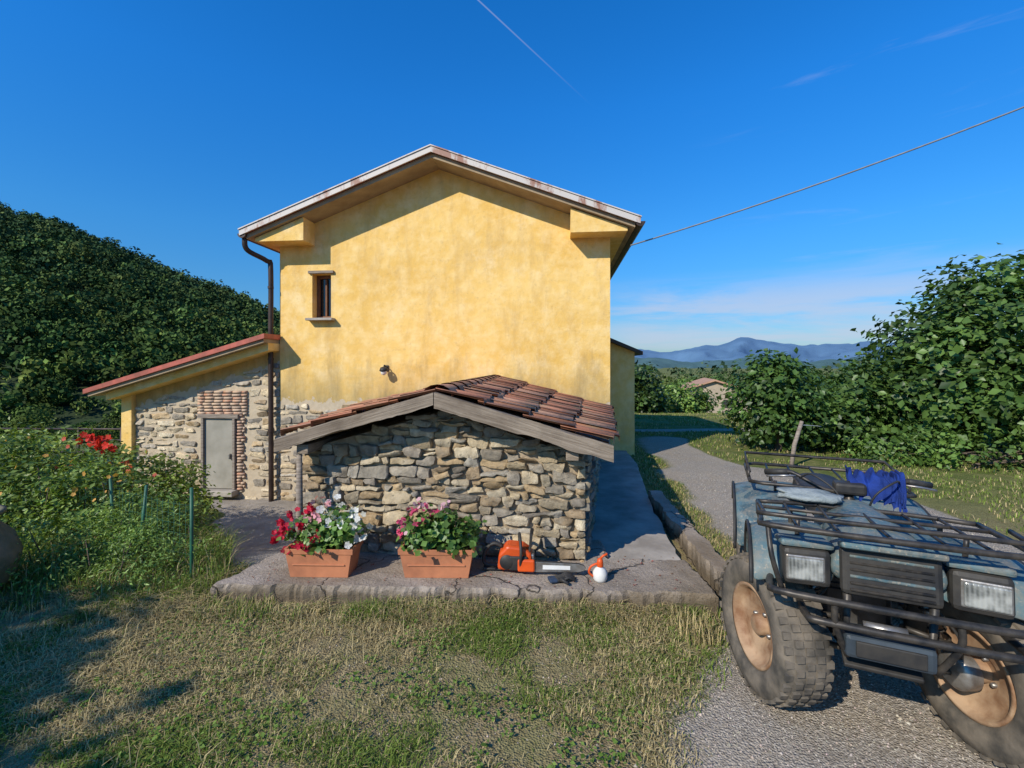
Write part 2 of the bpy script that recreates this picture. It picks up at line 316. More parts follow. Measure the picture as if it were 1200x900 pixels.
def crown(n,lumps=8):
    ce=rng.normal(size=(lumps,3))*np.array([.40,.40,.3]); ce[:,2]+=.1; r=rng.uniform(.30,.52,lumps)
    k=rng.integers(0,lumps,n); d=unit(n); P=ce[k]+d*r[k][:,None]*rng.uniform(.8,1.12,(n,1)); N=d+rng.normal(size=(n,3))*.35
    keep=P[:,2]>-.55
    for j in range(lumps): keep&=~((np.linalg.norm(P-ce[j],axis=1)<r[j]*.7))
    return P[keep],N[keep],(rng.uniform(.6,1.35,lumps)[k])[keep]
def forest(name,pos,rad,q,ls,c1,c2,parent=None,haze=0):
    T=[crown(q) for _ in range(9)]; Ps=[];Ns=[];Ss=[];Cs=[]
    for p,r in zip(pos,rad):
        P,N,b=T[rng.integers(9)]; a=rng.uniform(0,6.28); ca,sa=math.cos(a),math.sin(a); Rm=np.array([[ca,-sa,0],[sa,ca,0],[0,0,1]])
        h=rng.uniform(.85,1.45); Ps.append((P@Rm.T)*np.array([r,r,r*h])+p); Ns.append(N@Rm.T); Ss.append(np.full(len(P),ls*r/3)*rng.uniform(.6,1.3,len(P)))
        t=rng.random()**1.3; cc=(np.array(c1)*(1-t)+np.array(c2)*t)*rng.uniform(.65,1.1)*np.array([rng.uniform(.85,1.2),1,1])
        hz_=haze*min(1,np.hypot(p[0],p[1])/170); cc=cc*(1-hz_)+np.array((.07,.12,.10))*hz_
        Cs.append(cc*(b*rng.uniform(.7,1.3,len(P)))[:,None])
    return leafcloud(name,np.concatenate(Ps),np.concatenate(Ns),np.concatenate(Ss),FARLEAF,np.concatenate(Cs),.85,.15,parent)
def hz(x,y):
    t=x/np.maximum(y,1); top=np.interp(t,[-2.4,-1.5,-1.11,-.98,-.85,-.74,-.63,-.53,-.35,-.1,.2],[52,44,36.8,34.0,28.0,23.5,19.,14.5,6.,-3,-6])-.5
    s=sst(24,130,y)*.9+.1*sst(24,50,y); lo=-4.5; top=top*1.2-3.6
    return lo+(top-lo)*s+ (fbm(x*.05,y*.05,4)-.5)*7*s +(fbm(x*.02+4,y*.02,2)-.5)*7*s*sst(120,80,y) - .15*np.maximum(y-130,0)
tt=np.linspace(-2.4,.2,110); yy=np.linspace(16,210,90); HT,HY=np.meshgrid(tt,yy); HX=HT*HY; HZ=hz(HX,HY)
i=(np.arange(109)[None,:]+110*np.arange(89)[:,None]).ravel()
hm=simple('hill_undergrowth',(.03,.05,.014),(.018,.032,.009),.4,.95)
mesh_np('wooded_hill',np.stack([HX,HY,HZ],-1).reshape(-1,3),np.stack([i,i+1,i+111,i+110],1),hm,smooth=True)
N=3600; Y=np.sqrt(rng.uniform(32**2,134**2,N)); T=rng.uniform(-1.28,-.40,N); X=T*Y; Z=hz(X,Y); r=(.8+1.6*rng.random(N)**1.8)*np.interp(Y,[32,80],[.7,1])
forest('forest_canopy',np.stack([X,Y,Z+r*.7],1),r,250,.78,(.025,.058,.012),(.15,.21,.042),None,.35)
N=34; Y=rng.uniform(17,30,N); T=rng.uniform(-1.3,-.5,N); X=T*Y; r=rng.uniform(.8,1.4,N); Z=gz(X,Y)
forest('woodland_edge',np.stack([X,Y,Z+r*.4],1),r,2600,.28,(.03,.065,.015),(.12,.16,.04))
N=260; Y=rng.uniform(50,130,N); X=Y*rng.uniform(.12,1.3,N); r=rng.uniform(1.4,2.6,N)*(Y/70)
forest('distant_tree_line',np.stack([X,Y,1.5-.0175*Y-1.15*r-rng.random(N)*1.4],1),r,380,.5,(.04,.08,.025),(.12,.17,.05))
N=420; Y=rng.uniform(150,480,N); X=Y*rng.uniform(-.3,1.3,N); r=rng.uniform(5,9,N)
forest('distant_woods',np.stack([X,Y,1.2-.013*Y-1.0*r-rng.random(N)*2],1),r,160,.9,(.045,.085,.045),(.09,.135,.065))
def range_mesh(name,Y0,us,vs,depth,mat,amp,seed=0):
    tx=np.linspace(-1.6,1.9,420); v=np.interp(tx*540+600,us,vs); ztop=1.6+(428-v)*Y0/540
    rows=36; VV=[]; n=420
    for k in range(rows):
        f=k/(rows-1); yk=Y0-depth*(1-f)
        rid=-(abs(fbm(tx*11+seed,f*2.2+3+0*tx,5)-.5))*2*amp*math.sin(math.pi*min(f,.9))*1.3; tip=(fbm(tx*22+seed,0*tx+1.5,5)-.5)*amp*.42*f
        VV.append(np.stack([tx*Y0*(yk/Y0),np.full_like(tx,yk),-8+(ztop+8)*f**.9+rid+tip],-1))
    V=np.concatenate(VV); i=(np.arange(n-1)[None,:]+n*np.arange(rows-1)[:,None]).ravel()
    return mesh_np(name,V,np.stack([i,i+1,i+1+n,i+n],1),mat,smooth=True)
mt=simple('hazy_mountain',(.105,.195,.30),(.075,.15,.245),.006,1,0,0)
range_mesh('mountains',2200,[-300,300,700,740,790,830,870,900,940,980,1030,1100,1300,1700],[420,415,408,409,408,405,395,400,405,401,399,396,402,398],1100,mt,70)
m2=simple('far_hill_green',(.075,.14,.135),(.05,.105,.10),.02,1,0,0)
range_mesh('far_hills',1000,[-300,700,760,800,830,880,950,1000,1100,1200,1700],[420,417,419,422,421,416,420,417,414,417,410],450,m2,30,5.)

# ---------------------------------------------------------------- stones
def scube(n=4,k=6.5):
    L=np.linspace(-1,1,n+1); V=[];F=[]
    for ax in range(3):
        for sgn in (-1,1):
            if ax==1 and sgn==1: continue
            b=len(V)
            for a in L:
                for c in L:
                    p=[0,0,0]; p[ax]=sgn; p[(ax+1)%3]=a; p[(ax+2)%3]=c; V.append(p)
            for q in range(n):
                for w in range(n):
                    f=[b+q*(n+1)+w,b+(q+1)*(n+1)+w,b+(q+1)*(n+1)+w+1,b+q*(n+1)+w+1]
                    F.append(f if sgn>0 else f[::-1])
    V=np.array(V,float); V/= (np.abs(V)**k).sum(1,keepdims=True)**(1/k); return V,np.array(F)
SV,SF=scube(5)
PAL=np.array([(.34,.285,.205),(.26,.23,.19),(.41,.335,.225),(.21,.185,.155),(.37,.275,.165),(.30,.275,.235),(.46,.395,.29),(.25,.19,.125)])
def stonewall(name,x0,x1,z0,z1,inside,h=(.07,.15),w=(.09,.30),gap=.012,dep=.05,mp=None,parent=None,bright=1.,jit=.02):
    V=[];F=[];C=[];z=z0;nv=0
    while z<z1:
        hh=rng.uniform(*h); x=x0+rng.uniform(-.1,0)
        while x<x1:
            ww=rng.uniform(*w)*(.7+.5*hh/h[1]); 
            subs=[(z,hh)] if (hh<h[1]*.75 or rng.random()>.4) else [(z,hh*.45),(z+hh*.45,hh*.55)]
            for (zz,sh) in subs:
                cxx=x+ww/2; czz=zz+sh/2
                cz2=czz+.11*(vn(cxx*1.3+3,czz*1.3)-.5)*2*min(1,(czz-z0)*3)
                if not inside(cxx,cz2,ww/2,sh/2): continue
                p=SV.copy(); hx=max(ww/2-gap/2,.02); hz_=max(sh/2-gap/2,.015)
                q=np.stack([p[:,0]*hx,p[:,1]*dep*rng.uniform(.6,1.3),p[:,2]*hz_],1)
                q[:,1]+=p[:,0]*rng.normal()*.008+p[:,2]*rng.normal()*.008
                cj=rng.uniform(-jit,jit,(2,2,2)); fx=(p[:,0]+1)/2; fz=(p[:,2]+1)/2
                for ax,o in ((0,0),(2,1)):
                    j=cj[...,o]*(1 if ax==0 else .8); q[:,ax]+=(j[0,0]*(1-fx)+j[1,0]*fx)*(1-fz)+(j[0,1]*(1-fx)+j[1,1]*fx)*fz
                q+= (np.stack([vn(q[:,0]*26+cxx*50,q[:,2]*26+czz*30+k*7) for k in range(3)],1)-.5)*.022
                a=rng.normal()*.07; ca,sa=math.cos(a),math.sin(a); qx=q[:,0]*ca-q[:,2]*sa; qz=q[:,0]*sa+q[:,2]*ca
                q[:,0]=qx+cxx; q[:,2]=qz+cz2; q[:,1]+=rng.uniform(-.012,.008)
                q[:,0]=np.clip(q[:,0],x0-.01,x1+.01)
                V.append(q);F.append(SF+nv);nv+=len(q); col=PAL[rng.integers(len(PAL))]*rng.uniform(.75,1.2)*bright; C.append(np.repeat(col[None],len(q),0))
            x+=ww
        z+=hh
    V=np.concatenate(V); 
    if mp is not None: V=mp(V)
    return mesh_np(name,V,np.concatenate(F),STONE,np.concatenate(C),parent,smooth=True)

A=math.radians(5.8)
house=empty('yellow_house',(-1.111,7.5,0),-A)
XL,XR,XC=-2.825,2.665,-.08
wall=prism('walls',[(XL,-1.0),(XR,-1.0),(XR,3.74),(XC,4.80),(XL,3.74)],0,4.3,PLM,house)
cut=box('cut',(-2.085,0.05,2.757),(.33,.36,.745),PLM,house)
bm=wall.modifiers.new('w','BOOLEAN'); bm.object=cut; bm.operation='DIFFERENCE'; bm.solver='EXACT'
bpy.context.view_layer.update(); dg=bpy.context.evaluated_depsgraph_get(); nm=bpy.data.meshes.new_from_object(wall.evaluated_get(dg)); wall.modifiers.clear(); wall.data=nm; bpy.data.objects.remove(cut)
WF=simple('window_wood',(.20,.09,.04),(.12,.055,.03),6,.6)
box('window_glass',(-2.085,.20,2.757),(.33,.02,.745),GLASS,house)
for nme,c,s in (('window_frame_l',(-2.225,.17,2.757),(.05,.05,.74)),('window_frame_r',(-1.945,.17,2.757),(.05,.05,.74)),('window_frame_t',(-2.085,.17,3.10),(.23,.05,.05)),('window_frame_b',(-2.085,.17,2.41),(.23,.05,.05)),('window_bar',(-2.085,.172,2.75),(.03,.04,.63)),):
    box(nme,c,s,WF,house,.004)
box('window_lintel',(-2.085,-.012,3.155),(.44,.06,.045),WOOD,house,.004)
box('window_sill',(-2.075,-.05,2.362),(.46,.16,.04),PAVE,house,.006)
def roofplane(name,pa,pb,y0,y1,th,mat):
    (xa,za),(xb,zb)=pa,pb
    return prism(name,[(xa,za),(xb,zb),(xb,zb-th),(xa,za-th)],y0,y1,mat,house)
ov=.45
roofplane('roof_slab_l',(-3.12,3.70),(XC,4.86),-ov+.02,4.7,.07,SOFF); roofplane('roof_slab_r',(XC,4.86),(2.98,3.70),-ov+.02,4.7,.07,SOFF)
roofplane('roof_cover_l',(-3.19,3.735),(XC,4.925),-ov-.02,4.74,.055,REDM); roofplane('roof_cover_r',(XC,4.925),(3.04,3.735),-ov-.02,4.74,.055,REDM)
roofplane('rake_trim_l',(-3.20,3.75),(XC,4.94),-ov-.045,-ov-.022,.085,ROOFW); roofplane('rake_trim_r',(XC,4.94),(3.05,3.75),-ov-.045,-ov-.022,.085,ROOFW)
roofplane('rake_cap_l',(-3.21,3.772),(XC,4.962),-ov-.06,-ov+.14,.018,ROOFW); roofplane('rake_cap_r',(XC,4.962),(3.06,3.772),-ov-.06,-ov+.14,.018,ROOFW)
prism('eave_box_l',[(-3.02,3.60),(-2.20,3.60),(-2.20,3.97),(-3.02,3.655)],-.36,4.5,PLY,house)
prism('eave_box_r',[(2.04,3.60),(2.88,3.60),(2.88,3.655),(2.04,3.97)],-.36,4.5,PLY,house)
def gutter(name,x):
    P=[(.07*math.cos(t),.07*math.sin(t)) for t in np.linspace(math.pi,2*math.pi,9)]; V=[];F=[]
    for y in (-.48,4.7):
        for p in P: V.append((x+p[0],y,3.70+p[1]))
    for k in range(8): F.append((k,k+1,k+10,k+9))
    F.append(tuple(range(9))); return mesh_py(name,V,F,BROWNM,house)
gutter('gutter_l',-3.17); gutter('gutter_r',3.05)
tube('downpipe',[(-3.17,-.40,3.64),(-3.17,-.39,3.52),(-3.13,-.33,3.44),(-2.96,-.14,3.33),(-2.93,-.09,3.2),(-2.93,-.09,2.0),(-2.925,-.09,.5),(-2.92,-.09,-.78)],.04,BROWNM,house,12,4)
for k,z in enumerate((2.9,1.7,.5)): lathe(f'pipe_clip_{k}',[(-.02,.047),(.02,.047)],BROWNM,house,16,'z',(-2.93,-.09,z))
stonewall('stone_base',-2.80,.2,-.85,1.0,lambda x,z,a,b: z+b<.97+.1*(vn(x*2,3.3)-.5),(.08,.16),(.12,.34),.035,.020,None,house,1.5)
tl=lambda x:1.22+.284*(x+5.925)
prism('annex_walls',[(-5.69,-1.0),(XL-.004,-1.0),(XL-.004,tl(XL)-.14),(-5.69,tl(-5.69)-.14)],0.012,4.2,PLA,house)
prism('annex_roof',[(-5.95,tl(-5.95)-.075),(XL-.01,tl(XL)-.075),(XL-.01,tl(XL)-.135),(-5.95,tl(-5.95)-.135)],-.42,4.3,SOFF,house)
prism('annex_roof_edge',[(-6.0,tl(-6.0)+.0),(-2.80,tl(-2.80)+.0),(-2.80,tl(-2.80)-.075),(-6.0,tl(-6.0)-.075)],-.46,-.02,REDM,house)
prism('annex_roof_cover',[(-6.0,tl(-6.0)+.02),(XL-.01,tl(XL)+.02),(XL-.01,tl(XL)-.07),(-6.0,tl(-6.0)-.07)],-.015,4.3,REDM,house)
prism('annex_barge',[(-5.75,tl(-5.75)-.137),(XL-.01,tl(XL)-.137),(XL-.01,tl(XL)-.26),(-5.75,tl(-5.75)-.26)],-.30,0.01,PLY,house)
box('annex_pier',(-5.60,-.03,.1),(.2,.09,2.05),PLY,house,.01)
dr=(-4.193,-3.628,-.507,.69)
def ins(x,z,a,b):
    if z+b>tl(x)-.42: return False
    if x+a>dr[0]-.02 and x-a<dr[1]+.18 and z-b<1.14 and z+b>dr[2]: 
        return False
    return True
stonewall('annex_stones',-5.48,-2.85,-.85,1.9,ins,(.08,.16),(.12,.34),.035,.020,lambda V:V+np.array([0,.012,0]),house,1.6)
V=[];F=[];C=[];nv=0
def brickrow(x0,x1,z,bw=.17,bh=.05):
    global nv
    x=x0+rng.uniform(-.08,0)
    while x<x1-.03:
        a=max(x,x0);b=min(x+bw,x1)
        if b-a>.03:
            j=rng.uniform(-.004,.004,2); c0=np.array([(a+b)/2,-.005+j[0],z+j[1]]); s=np.array([(b-a)/2-.006,.022,bh/2-.007])
            q=np.array([(-1,-1,-1),(1,-1,-1),(1,1,-1),(-1,1,-1),(-1,-1,1),(1,-1,1),(1,1,1),(-1,1,1)])*s+c0
            V.append(q);F.append(np.array(BF)+nv);nv+=8; C.append(np.repeat([np.array([(.50,.28,.18),(.44,.22,.14),(.54,.36,.24),(.42,.31,.23)][rng.integers(4)])*rng.uniform(.8,1.15)],8,0))
        x+=bw
z=.78
while z<1.16: brickrow(dr[0]-.12,dr[1]+.22,z); z+=.052
z=dr[2]
while z<.76: brickrow(dr[1]+.02,dr[1]+.17+.03*math.sin(z*40),z); z+=.052
mesh_np('brick_repair',np.concatenate(V),np.concatenate(F),BRK,np.concatenate(C),house)
box('door_panel',(-3.91,.0,.09),(.55,.04,1.19),DOORM,house,.004)
for k,x in enumerate((-4.2,-3.625)): box(f'door_jamb_{k}',(x,-.02,.09),(.045,.08,1.2),WOOD,house,.005)
box('door_lintel',(-3.91,-.02,.73),(.74,.09,.07),WOOD,house,.006)
box('door_step',(-3.91,-.07,-.56),(.68,.2,.09),PAVE,house,.01)
box('door_handle',(-3.70,-.04,.05),(.02,.05,.09),STEEL,house,.004)
prism('side_wing',[(2.67,-.5),(3.20,-.5),(3.20,1.83),(2.67,2.05)],1.0,3.6,PLY,house)
prism('side_wing_roof',[(2.67,2.12),(3.32,1.84),(3.32,1.78),(2.67,2.06)],.85,3.7,BROWNM,house)
box('rear_balcony',(-3.1,3.2,2.6),(.4,.8,.05),WOOD,house); 
for k in range(3): box(f'balcony_rail_{k}',(-3.12,3.1,2.72+.13*k),(.45,.05,.05),WOOD,house)
lp=empty('wall_lamp',(-1.111-.96*math.cos(A),7.5+.96*math.sin(A),1.53),-A)
box('plate',(0,-.012,.02),(.07,.02,.1),BLK,lp,.004); tube('arm',[(0,-.02,.04),(0,-.10,.07),(0,-.13,.03)],.01,BLK,lp,8,4)
lathe('shade',[(.05,.012),(.045,.05),(0,.07),(-.005,.065)],BLK,lp,16,'z',(.0,-.13,-.01),(0.3,0,0)); lathe('bulb',[(.03,.01),(.0,.05),(-.05,.045),(-.075,.01)],WHITE,lp,16,'z',(0,-.135,-.02),(.3,0,0))

# ---------------------------------------------------------------- shed
shed=empty('stone_shed',(-.533,3.6,0),-A)
mesh_py('mortar_core',[(-1.12,0,-.2),(1.07,0,-.2),(1.07,0,.90),(0,0,1.24),(-1.12,0,.93),(-2.1,3.78,-.9),(1.5,3.78,-.9),(1.5,3.78,.86),(-.09,3.78,1.30),(-2.1,3.78,.90)],
 [(0,1,2,3,4),(1,6,7,2),(2,7,8,3),(3,8,9,4),(4,9,5,0),(5,9,8,7,6),(0,5,6,1)],MORTAR,shed)
stonewall('front_stones',-1.13,1.08,.08,1.3,lambda x,z,a,b: z+b*.6<1.26-.29*abs(x),(.045,.11),(.05,.23),.009,.045,None,shed,1.3,.022)
L=math.hypot(3.78,.43)
def mside(V):
    a=V[:,0];o=V[:,1]; d=np.array([.43/L,3.78/L]); return np.stack([1.07+a*d[0]-o*d[1],a*d[1]+o*d[0]*1,V[:,2]],1)
stonewall('side_stones',0,L,.0,.9,lambda x,z,a,b: z+b<.9,(.06,.12),(.1,.26),.015,.04,mside,shed,1.1)
def bil(c,f,g):
    c=[np.array(q,float) for q in c]; return (c[0]*(1-g)+c[1]*g)*(1-f)+(c[2]*(1-g)+c[3]*g)*f
RR=[(0,-.24,1.375),(1.26,-.24,1.015),(-.09,3.80,1.385),(1.66,3.80,.90)]; RL=[(0,-.24,1.375),(-1.19,-.24,1.025),(-.09,3.80,1.385),(-2.2,3.80,.96)]
def tiles(name,c,ncol,nrow):
    V=[];F=[];C=[];nv=0; prof=[(0,.028),(.06,.034),(.12,.012),(.3,.006),(.42,.006),(.48,.022),(.55,.022),(.61,.006),(.8,.006),(.9,.012),(1.0,.028)]
    for jr in range(nrow):
        for ic in range(ncol):
            jx,jy=rng.normal()*.005,rng.normal()*.009; lift=rng.uniform(0,.012); tw=rng.normal()*.008
            g0=jr/nrow-.01; g1=(jr+1)/nrow+.035; q=[]
            for g,zl in ((g0,.0),(g1,.03),(g1,.006)):
                for (pf,ph) in prof:
                    f=(ic+pf*.99)/ncol; p=bil(c,min(max(f+jx,0),1),max(g+jy+tw*(pf-.5),0)); q.append(p+np.array([0,0,.02+ph*(1 if zl!=.006 else .2)+zl+lift]))
            n=len(prof); f=[]
            for r_ in (0,1):
                for k in range(n-1): f.append((r_*n+k,r_*n+k+1,(r_+1)*n+k+1,(r_+1)*n+k))
            V.append(np.array(q));F.append(np.array(f)+nv);nv+=len(q)
            col=np.array([(.52,.22,.12),(.44,.18,.10),(.57,.29,.17),(.36,.17,.10),(.49,.26,.16)][rng.integers(5)])*rng.uniform(.75,1.15); C.append(np.repeat([col],len(q),0))
    return mesh_np(name,np.concatenate(V),np.concatenate(F),TILE,np.concatenate(C),shed)
tiles('roof_tiles_r',RR,15,4); tiles('roof_tiles_l',RL,15,4)
def deck(name,c):
    q=[bil(c,0,0),bil(c,0,.99),bil(c,1,.99),bil(c,1,0)]; V=[p+np.array([0,0,.015]) for p in q]+[p-np.array([0,0,.03]) for p in q]; return mesh_py(name,V,BF,WOOD,shed)
deck('roof_deck_r',RR); deck('roof_deck_l',RL)
def ridge():
    V=[];F=[];C=[];nv=0; n=11
    for k in range(n):
        y0=-.22+4.0*k/n; y1=y0+4.0/n+.05; q=[]
        for (y,r) in ((y0,.10),(y1,.082)):
            for t in np.linspace(-.25,math.pi+.25,9): q.append((-.09*(y/4)+r*math.cos(t)*1.1,y,1.385+r*math.sin(t)*.75))
        V.append(np.array(q));F.append(np.array([(a,a+1,a+10,a+9) for a in range(8)])+nv);nv+=18;C.append(np.repeat([np.array((.46,.22,.13))*rng.uniform(.7,1.2)],18,0))
    return mesh_np('ridge_tiles',np.concatenate(V),np.concatenate(F),TILE,np.concatenate(C),shed)
ridge()
WOODB=M('grey_beam',.85,.2); _X,_Y,_Z=WOODB.sep(); _v=WOODB.comb(WOODB.math('MULTIPLY',_X,1.4),WOODB.math('MULTIPLY',_Y,6),WOODB.math('MULTIPLY',WOODB.math('ADD',_Z,WOODB.math('MULTIPLY',WOODB.math('ABSOLUTE',_X),.289)),34)); _n=WOODB.noise(1.6,9,.7,_v,.6)
_c=WOODB.mix(WOODB.ramp(_n,[(.3,0.),(.7,1.)]),(.13,.095,.065),(.40,.33,.255)); _c=WOODB.mix(WOODB.ramp(WOODB.noise(4,6),[(.45,0.),(.7,.7)]),_c,(.12,.09,.065))
WOODB.color(_c); WOODB.bump(_n,.8,.012); WOODB=WOODB.m
def beam(name,a,b,h,th,y):
    n=40; P=[]
    for k in range(n+1):
        f=k/n; x=a[0]+(b[0]-a[0])*f; z=a[1]+(b[1]-a[1])*f; wz=.016*(vn(x*7,1.1)-.5)*2+.008*(vn(x*30,4.4)-.5); wy=.010*(vn(x*5,9.1)-.5)*2
        P+= [(x,y+wy,z+wz*.7),(x,y+th,z),(x,y+th,z-h),(x,y+wy,z-h+wz)]
    F=[(0,1,2,3),(4*n+3,4*n+2,4*n+1,4*n)]
    for k in range(n):
        for e in range(4): F.append((4*k+e,4*k+(e+1)%4,4*k+4+(e+1)%4,4*k+4+e))
    return mesh_py(name,P,F,WOODB,shed)
beam('barge_r',(.003,1.405),(1.27,1.04),.115,.06,-.30); beam('barge_l',(-.003,1.405),(-1.21,1.055),.09,.06,-.30)
box('purlin_l',(-1.02,.1,.97),(.09,.7,.07),WOODB,shed,.005); box('purlin_r',(.99,.1,.96),(.09,.7,.07),WOODB,shed,.005)
tube('wooden_prop',[(-1.60,3.46,.1),(-1.60,3.47,.5),(-1.61,3.49,.98)],[.03,.027,.020],WOOD,None,8)

# ---------------------------------------------------------------- paving
def rough_slab(name,poly,z0,z1,mat,step=.05,amp=.014):
    out=[]; n=len(poly)
    for i in range(n):
        a=np.array(poly[i]);b=np.array(poly[(i+1)%n]); m=max(1,int(np.linalg.norm(b-a)/step)); nd=np.array([b[1]-a[1],a[0]-b[0]]); nd=nd/np.linalg.norm(nd)
        for k in range(m):
            p=a+(b-a)*k/m; chip=max(0,vn(p[0]*6+2,p[1]*6)-.72)*.10; out.append(p+nd*((fbm(p[0]*9,p[1]*9,3)-.5)*2*amp+rng.normal()*amp*.18-chip))
    n=len(out); cen=np.mean(out,0)
    V=[(p[0],p[1],z0) for p in out]+[(p[0],p[1],z1-.012-.030*vn(p[0]*17,p[1]*17)) for p in out]
    inner=[p+(cen-p)/np.linalg.norm(cen-p)*(.006+.026*vn(p[0]*19,p[1]*19+4)) for p in out]; V+=[(p[0],p[1],z1) for p in inner]
    F=[(i,(i+1)%n,(i+1)%n+n,i+n) for i in range(n)]+[(i+n,(i+1)%n+n,(i+1)%n+2*n,i+2*n) for i in range(n)]+[tuple(range(2*n,3*n))]
    return mesh_py(name,V,F,mat)
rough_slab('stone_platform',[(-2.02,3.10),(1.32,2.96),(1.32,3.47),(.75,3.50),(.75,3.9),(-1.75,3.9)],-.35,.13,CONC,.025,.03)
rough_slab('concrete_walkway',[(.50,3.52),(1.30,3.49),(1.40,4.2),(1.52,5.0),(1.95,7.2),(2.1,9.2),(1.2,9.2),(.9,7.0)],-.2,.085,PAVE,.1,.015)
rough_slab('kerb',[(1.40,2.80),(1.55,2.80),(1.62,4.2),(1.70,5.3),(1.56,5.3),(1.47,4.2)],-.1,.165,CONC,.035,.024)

# ---------------------------------------------------------------- grass blades, weeds, pebbles
def blades(name,x,y,h,w,c,lean=.5,zb=None):
    n=len(x); z=gz(x,y) if zb is None else zb; a=rng.uniform(0,6.283,n); d=np.stack([np.cos(a),np.sin(a),0*a],1); s=np.stack([-np.sin(a),np.cos(a),0*a],1)
    P=np.stack([x,y,z-.005],1); h=h[:,None]; w=np.broadcast_to(w,(n,))[:,None]; ln=rng.random((n,1))*lean*h; up=np.array([[0,0,1.]])
    V=np.stack([P-s*w,P+s*w,P+s*w*.8+d*ln*.35+up*h*.6,P-s*w*.8+d*ln*.35+up*h*.6,P+d*ln+up*h*(1-.25*lean)],1).reshape(-1,3)
    b=np.arange(n)[:,None]*5; F=np.concatenate([b+np.array([[0,1,2]]),b+np.array([[0,2,3]]),b+np.array([[3,2,4]])])
    return mesh_np(name,V,F,GRASS,np.repeat(c,5,axis=0))
def gcol(n,dryf):
    t=rng.random((n,1)); g_=np.array((.10,.155,.025))*(1-t)+np.array((.24,.31,.07))*t; d_=np.array((.50,.40,.20))*(.65+.6*t); k=(rng.random((n,1))<np.reshape(dryf,(-1,1))); return np.where(k,d_,g_)
def okmask(x,y): return ~((x>-2.03)&(x<1.6)&(y>3.0))
n=290000; x=rng.uniform(-4.4,1.9,n); y=1.3+rng.random(n)**1.15*2.3; d1=fbm(x*1.4,y*1.7,4); d2=fbm(x*5+3,y*5,3); rmk=roadmask(x,y)
gr=sst(-.8,1.0,x)
keep=(rng.random(n)<np.clip((d1-.40-.07*gr)*4.2+(d2-.48)*3.2+.22+np.where(x<-1.2,.15,0)+.30*sst(2.7,3.0,y),.04,1))*(rng.random(n)>rmk*1.15+.0)&okmask(x,y)&~((x>-2)&(y>3.12-.04*(x+2)))
x=x[keep];y=y[keep];d1=d1[keep];d2=d2[keep];gr=gr[keep];n=len(x); edge=sst(2.75,3.05,y); d3=fbm(x*1.1+20,y*1.1+4,4)
h=rng.uniform(.008,.036,n)*(0.4+1.2*d1+.9*d2)*(1+1.4*edge)+np.where(x<-2.1,.03,0)*rng.random(n); dryf=np.clip((d3-.42)*5+.15*gr+.22,.10,.92)
blades('lawn_grass',x,y,h,rng.uniform(.0012,.0028,n),gcol(n,dryf),1.6)
n=20000; x=rng.uniform(-4.4,1.3,n); y=rng.uniform(1.4,3.1,n); dd=fbm(x*2.6+7,y*2.6,3); k=(dd>.51)&(roadmask(x,y)<.3)&okmask(x,y); x=x[k];y=y[k];n=len(x)
P=np.stack([x,y,gz(x,y)+rng.uniform(.005,.035,n)],1); t=rng.random((n,1))
leafcloud('lawn_weeds',P,np.array([0,0,1.])+rng.normal(size=(n,3))*.4,rng.uniform(.008,.028,n),GRASS,np.array((.08,.15,.025))*(1-t)+np.array((.20,.29,.07))*t,.7)
def scatter(name,x0,x1,y0,y1,n,h0,h1,w,fn,dr_):
    x=rng.uniform(x0,x1,n);y=rng.uniform(y0,y1,n);k=fn(x,y);x=x[k];y=y[k];n=len(x); return blades(name,x,y,rng.uniform(h0,h1,n),w,gcol(n,np.full(n,dr_)),.9)
scatter('verge_grass',1.6,2.6,2.9,7.5,14000,.02,.06,.003,lambda x,y:(roadmask(x,y)<.4+.3*(rng.random(len(x))-.5))&(x>np.interp(y,[3,5.3,7.2,9],[1.6,1.72,1.98,2.15])),.55)
scatter('meadow_grass',2.0,13,4,19,90000,.025,.08,.005,lambda x,y:(roadmask(x,y)<.3)&(x>np.interp(y,[3,5.3,7.2,9],[1.6,1.72,2.0,2.2]))&(fbm(x,y,3)>.40),.3)
scatter('verge_tuft_grass',1.0,1.75,2.3,3.0,3500,.05,.15,.0022,lambda x,y:(fbm(x*4,y*4,3)>.42)&(y>2.62),.8)
scatter('platform_edge_weeds',-2.1,1.4,2.84,3.1,6500,.03,.12,.002,lambda x,y:(fbm(x*5,y*5,3)>.50)&(y<3.08-.042*(x+2)),.45)
n=300; x=rng.uniform(-3.2,-.6,n); y=rng.uniform(1.5,2.9,n); blades('dry_stalks',x,y,rng.uniform(.08,.20,n),.0015,gcol(n,np.full(n,.95)),.9)
PEB=diffmat('pebble',0)
def pebbles(name,x,y,r,zb=0,z=None):
    n=len(x); o=np.array([(1,0,0),(0,1,0),(-1,0,0),(0,-1,0),(0,0,.75),(0,0,-.5)],float); q=o[None]*(r[:,None,None])*rng.uniform(.6,1.3,(n,6,1)); a=rng.uniform(0,6.28,n); ca,sa=np.cos(a)[:,None],np.sin(a)[:,None]
    X=q[...,0]*ca-q[...,1]*sa*.8; Yq=q[...,0]*sa+q[...,1]*ca; zz=(gz(x,y)+zb) if z is None else np.full(n,z); V=np.stack([X+x[:,None],Yq+y[:,None],q[...,2]+zz[:,None]],-1).reshape(-1,3)
    b=np.arange(n)[:,None]*6; F=np.concatenate([b+np.array([f]) for f in [(0,1,4),(1,2,4),(2,3,4),(3,0,4),(1,0,5),(2,1,5),(3,2,5),(0,3,5)]])
    c=np.array((.40,.345,.28))*rng.uniform(.45,1.35,(n,1))*(1+rng.normal(size=(n,3))*.04); return mesh_np(name,V,F,PEB,np.repeat(c,6,axis=0),smooth=True)
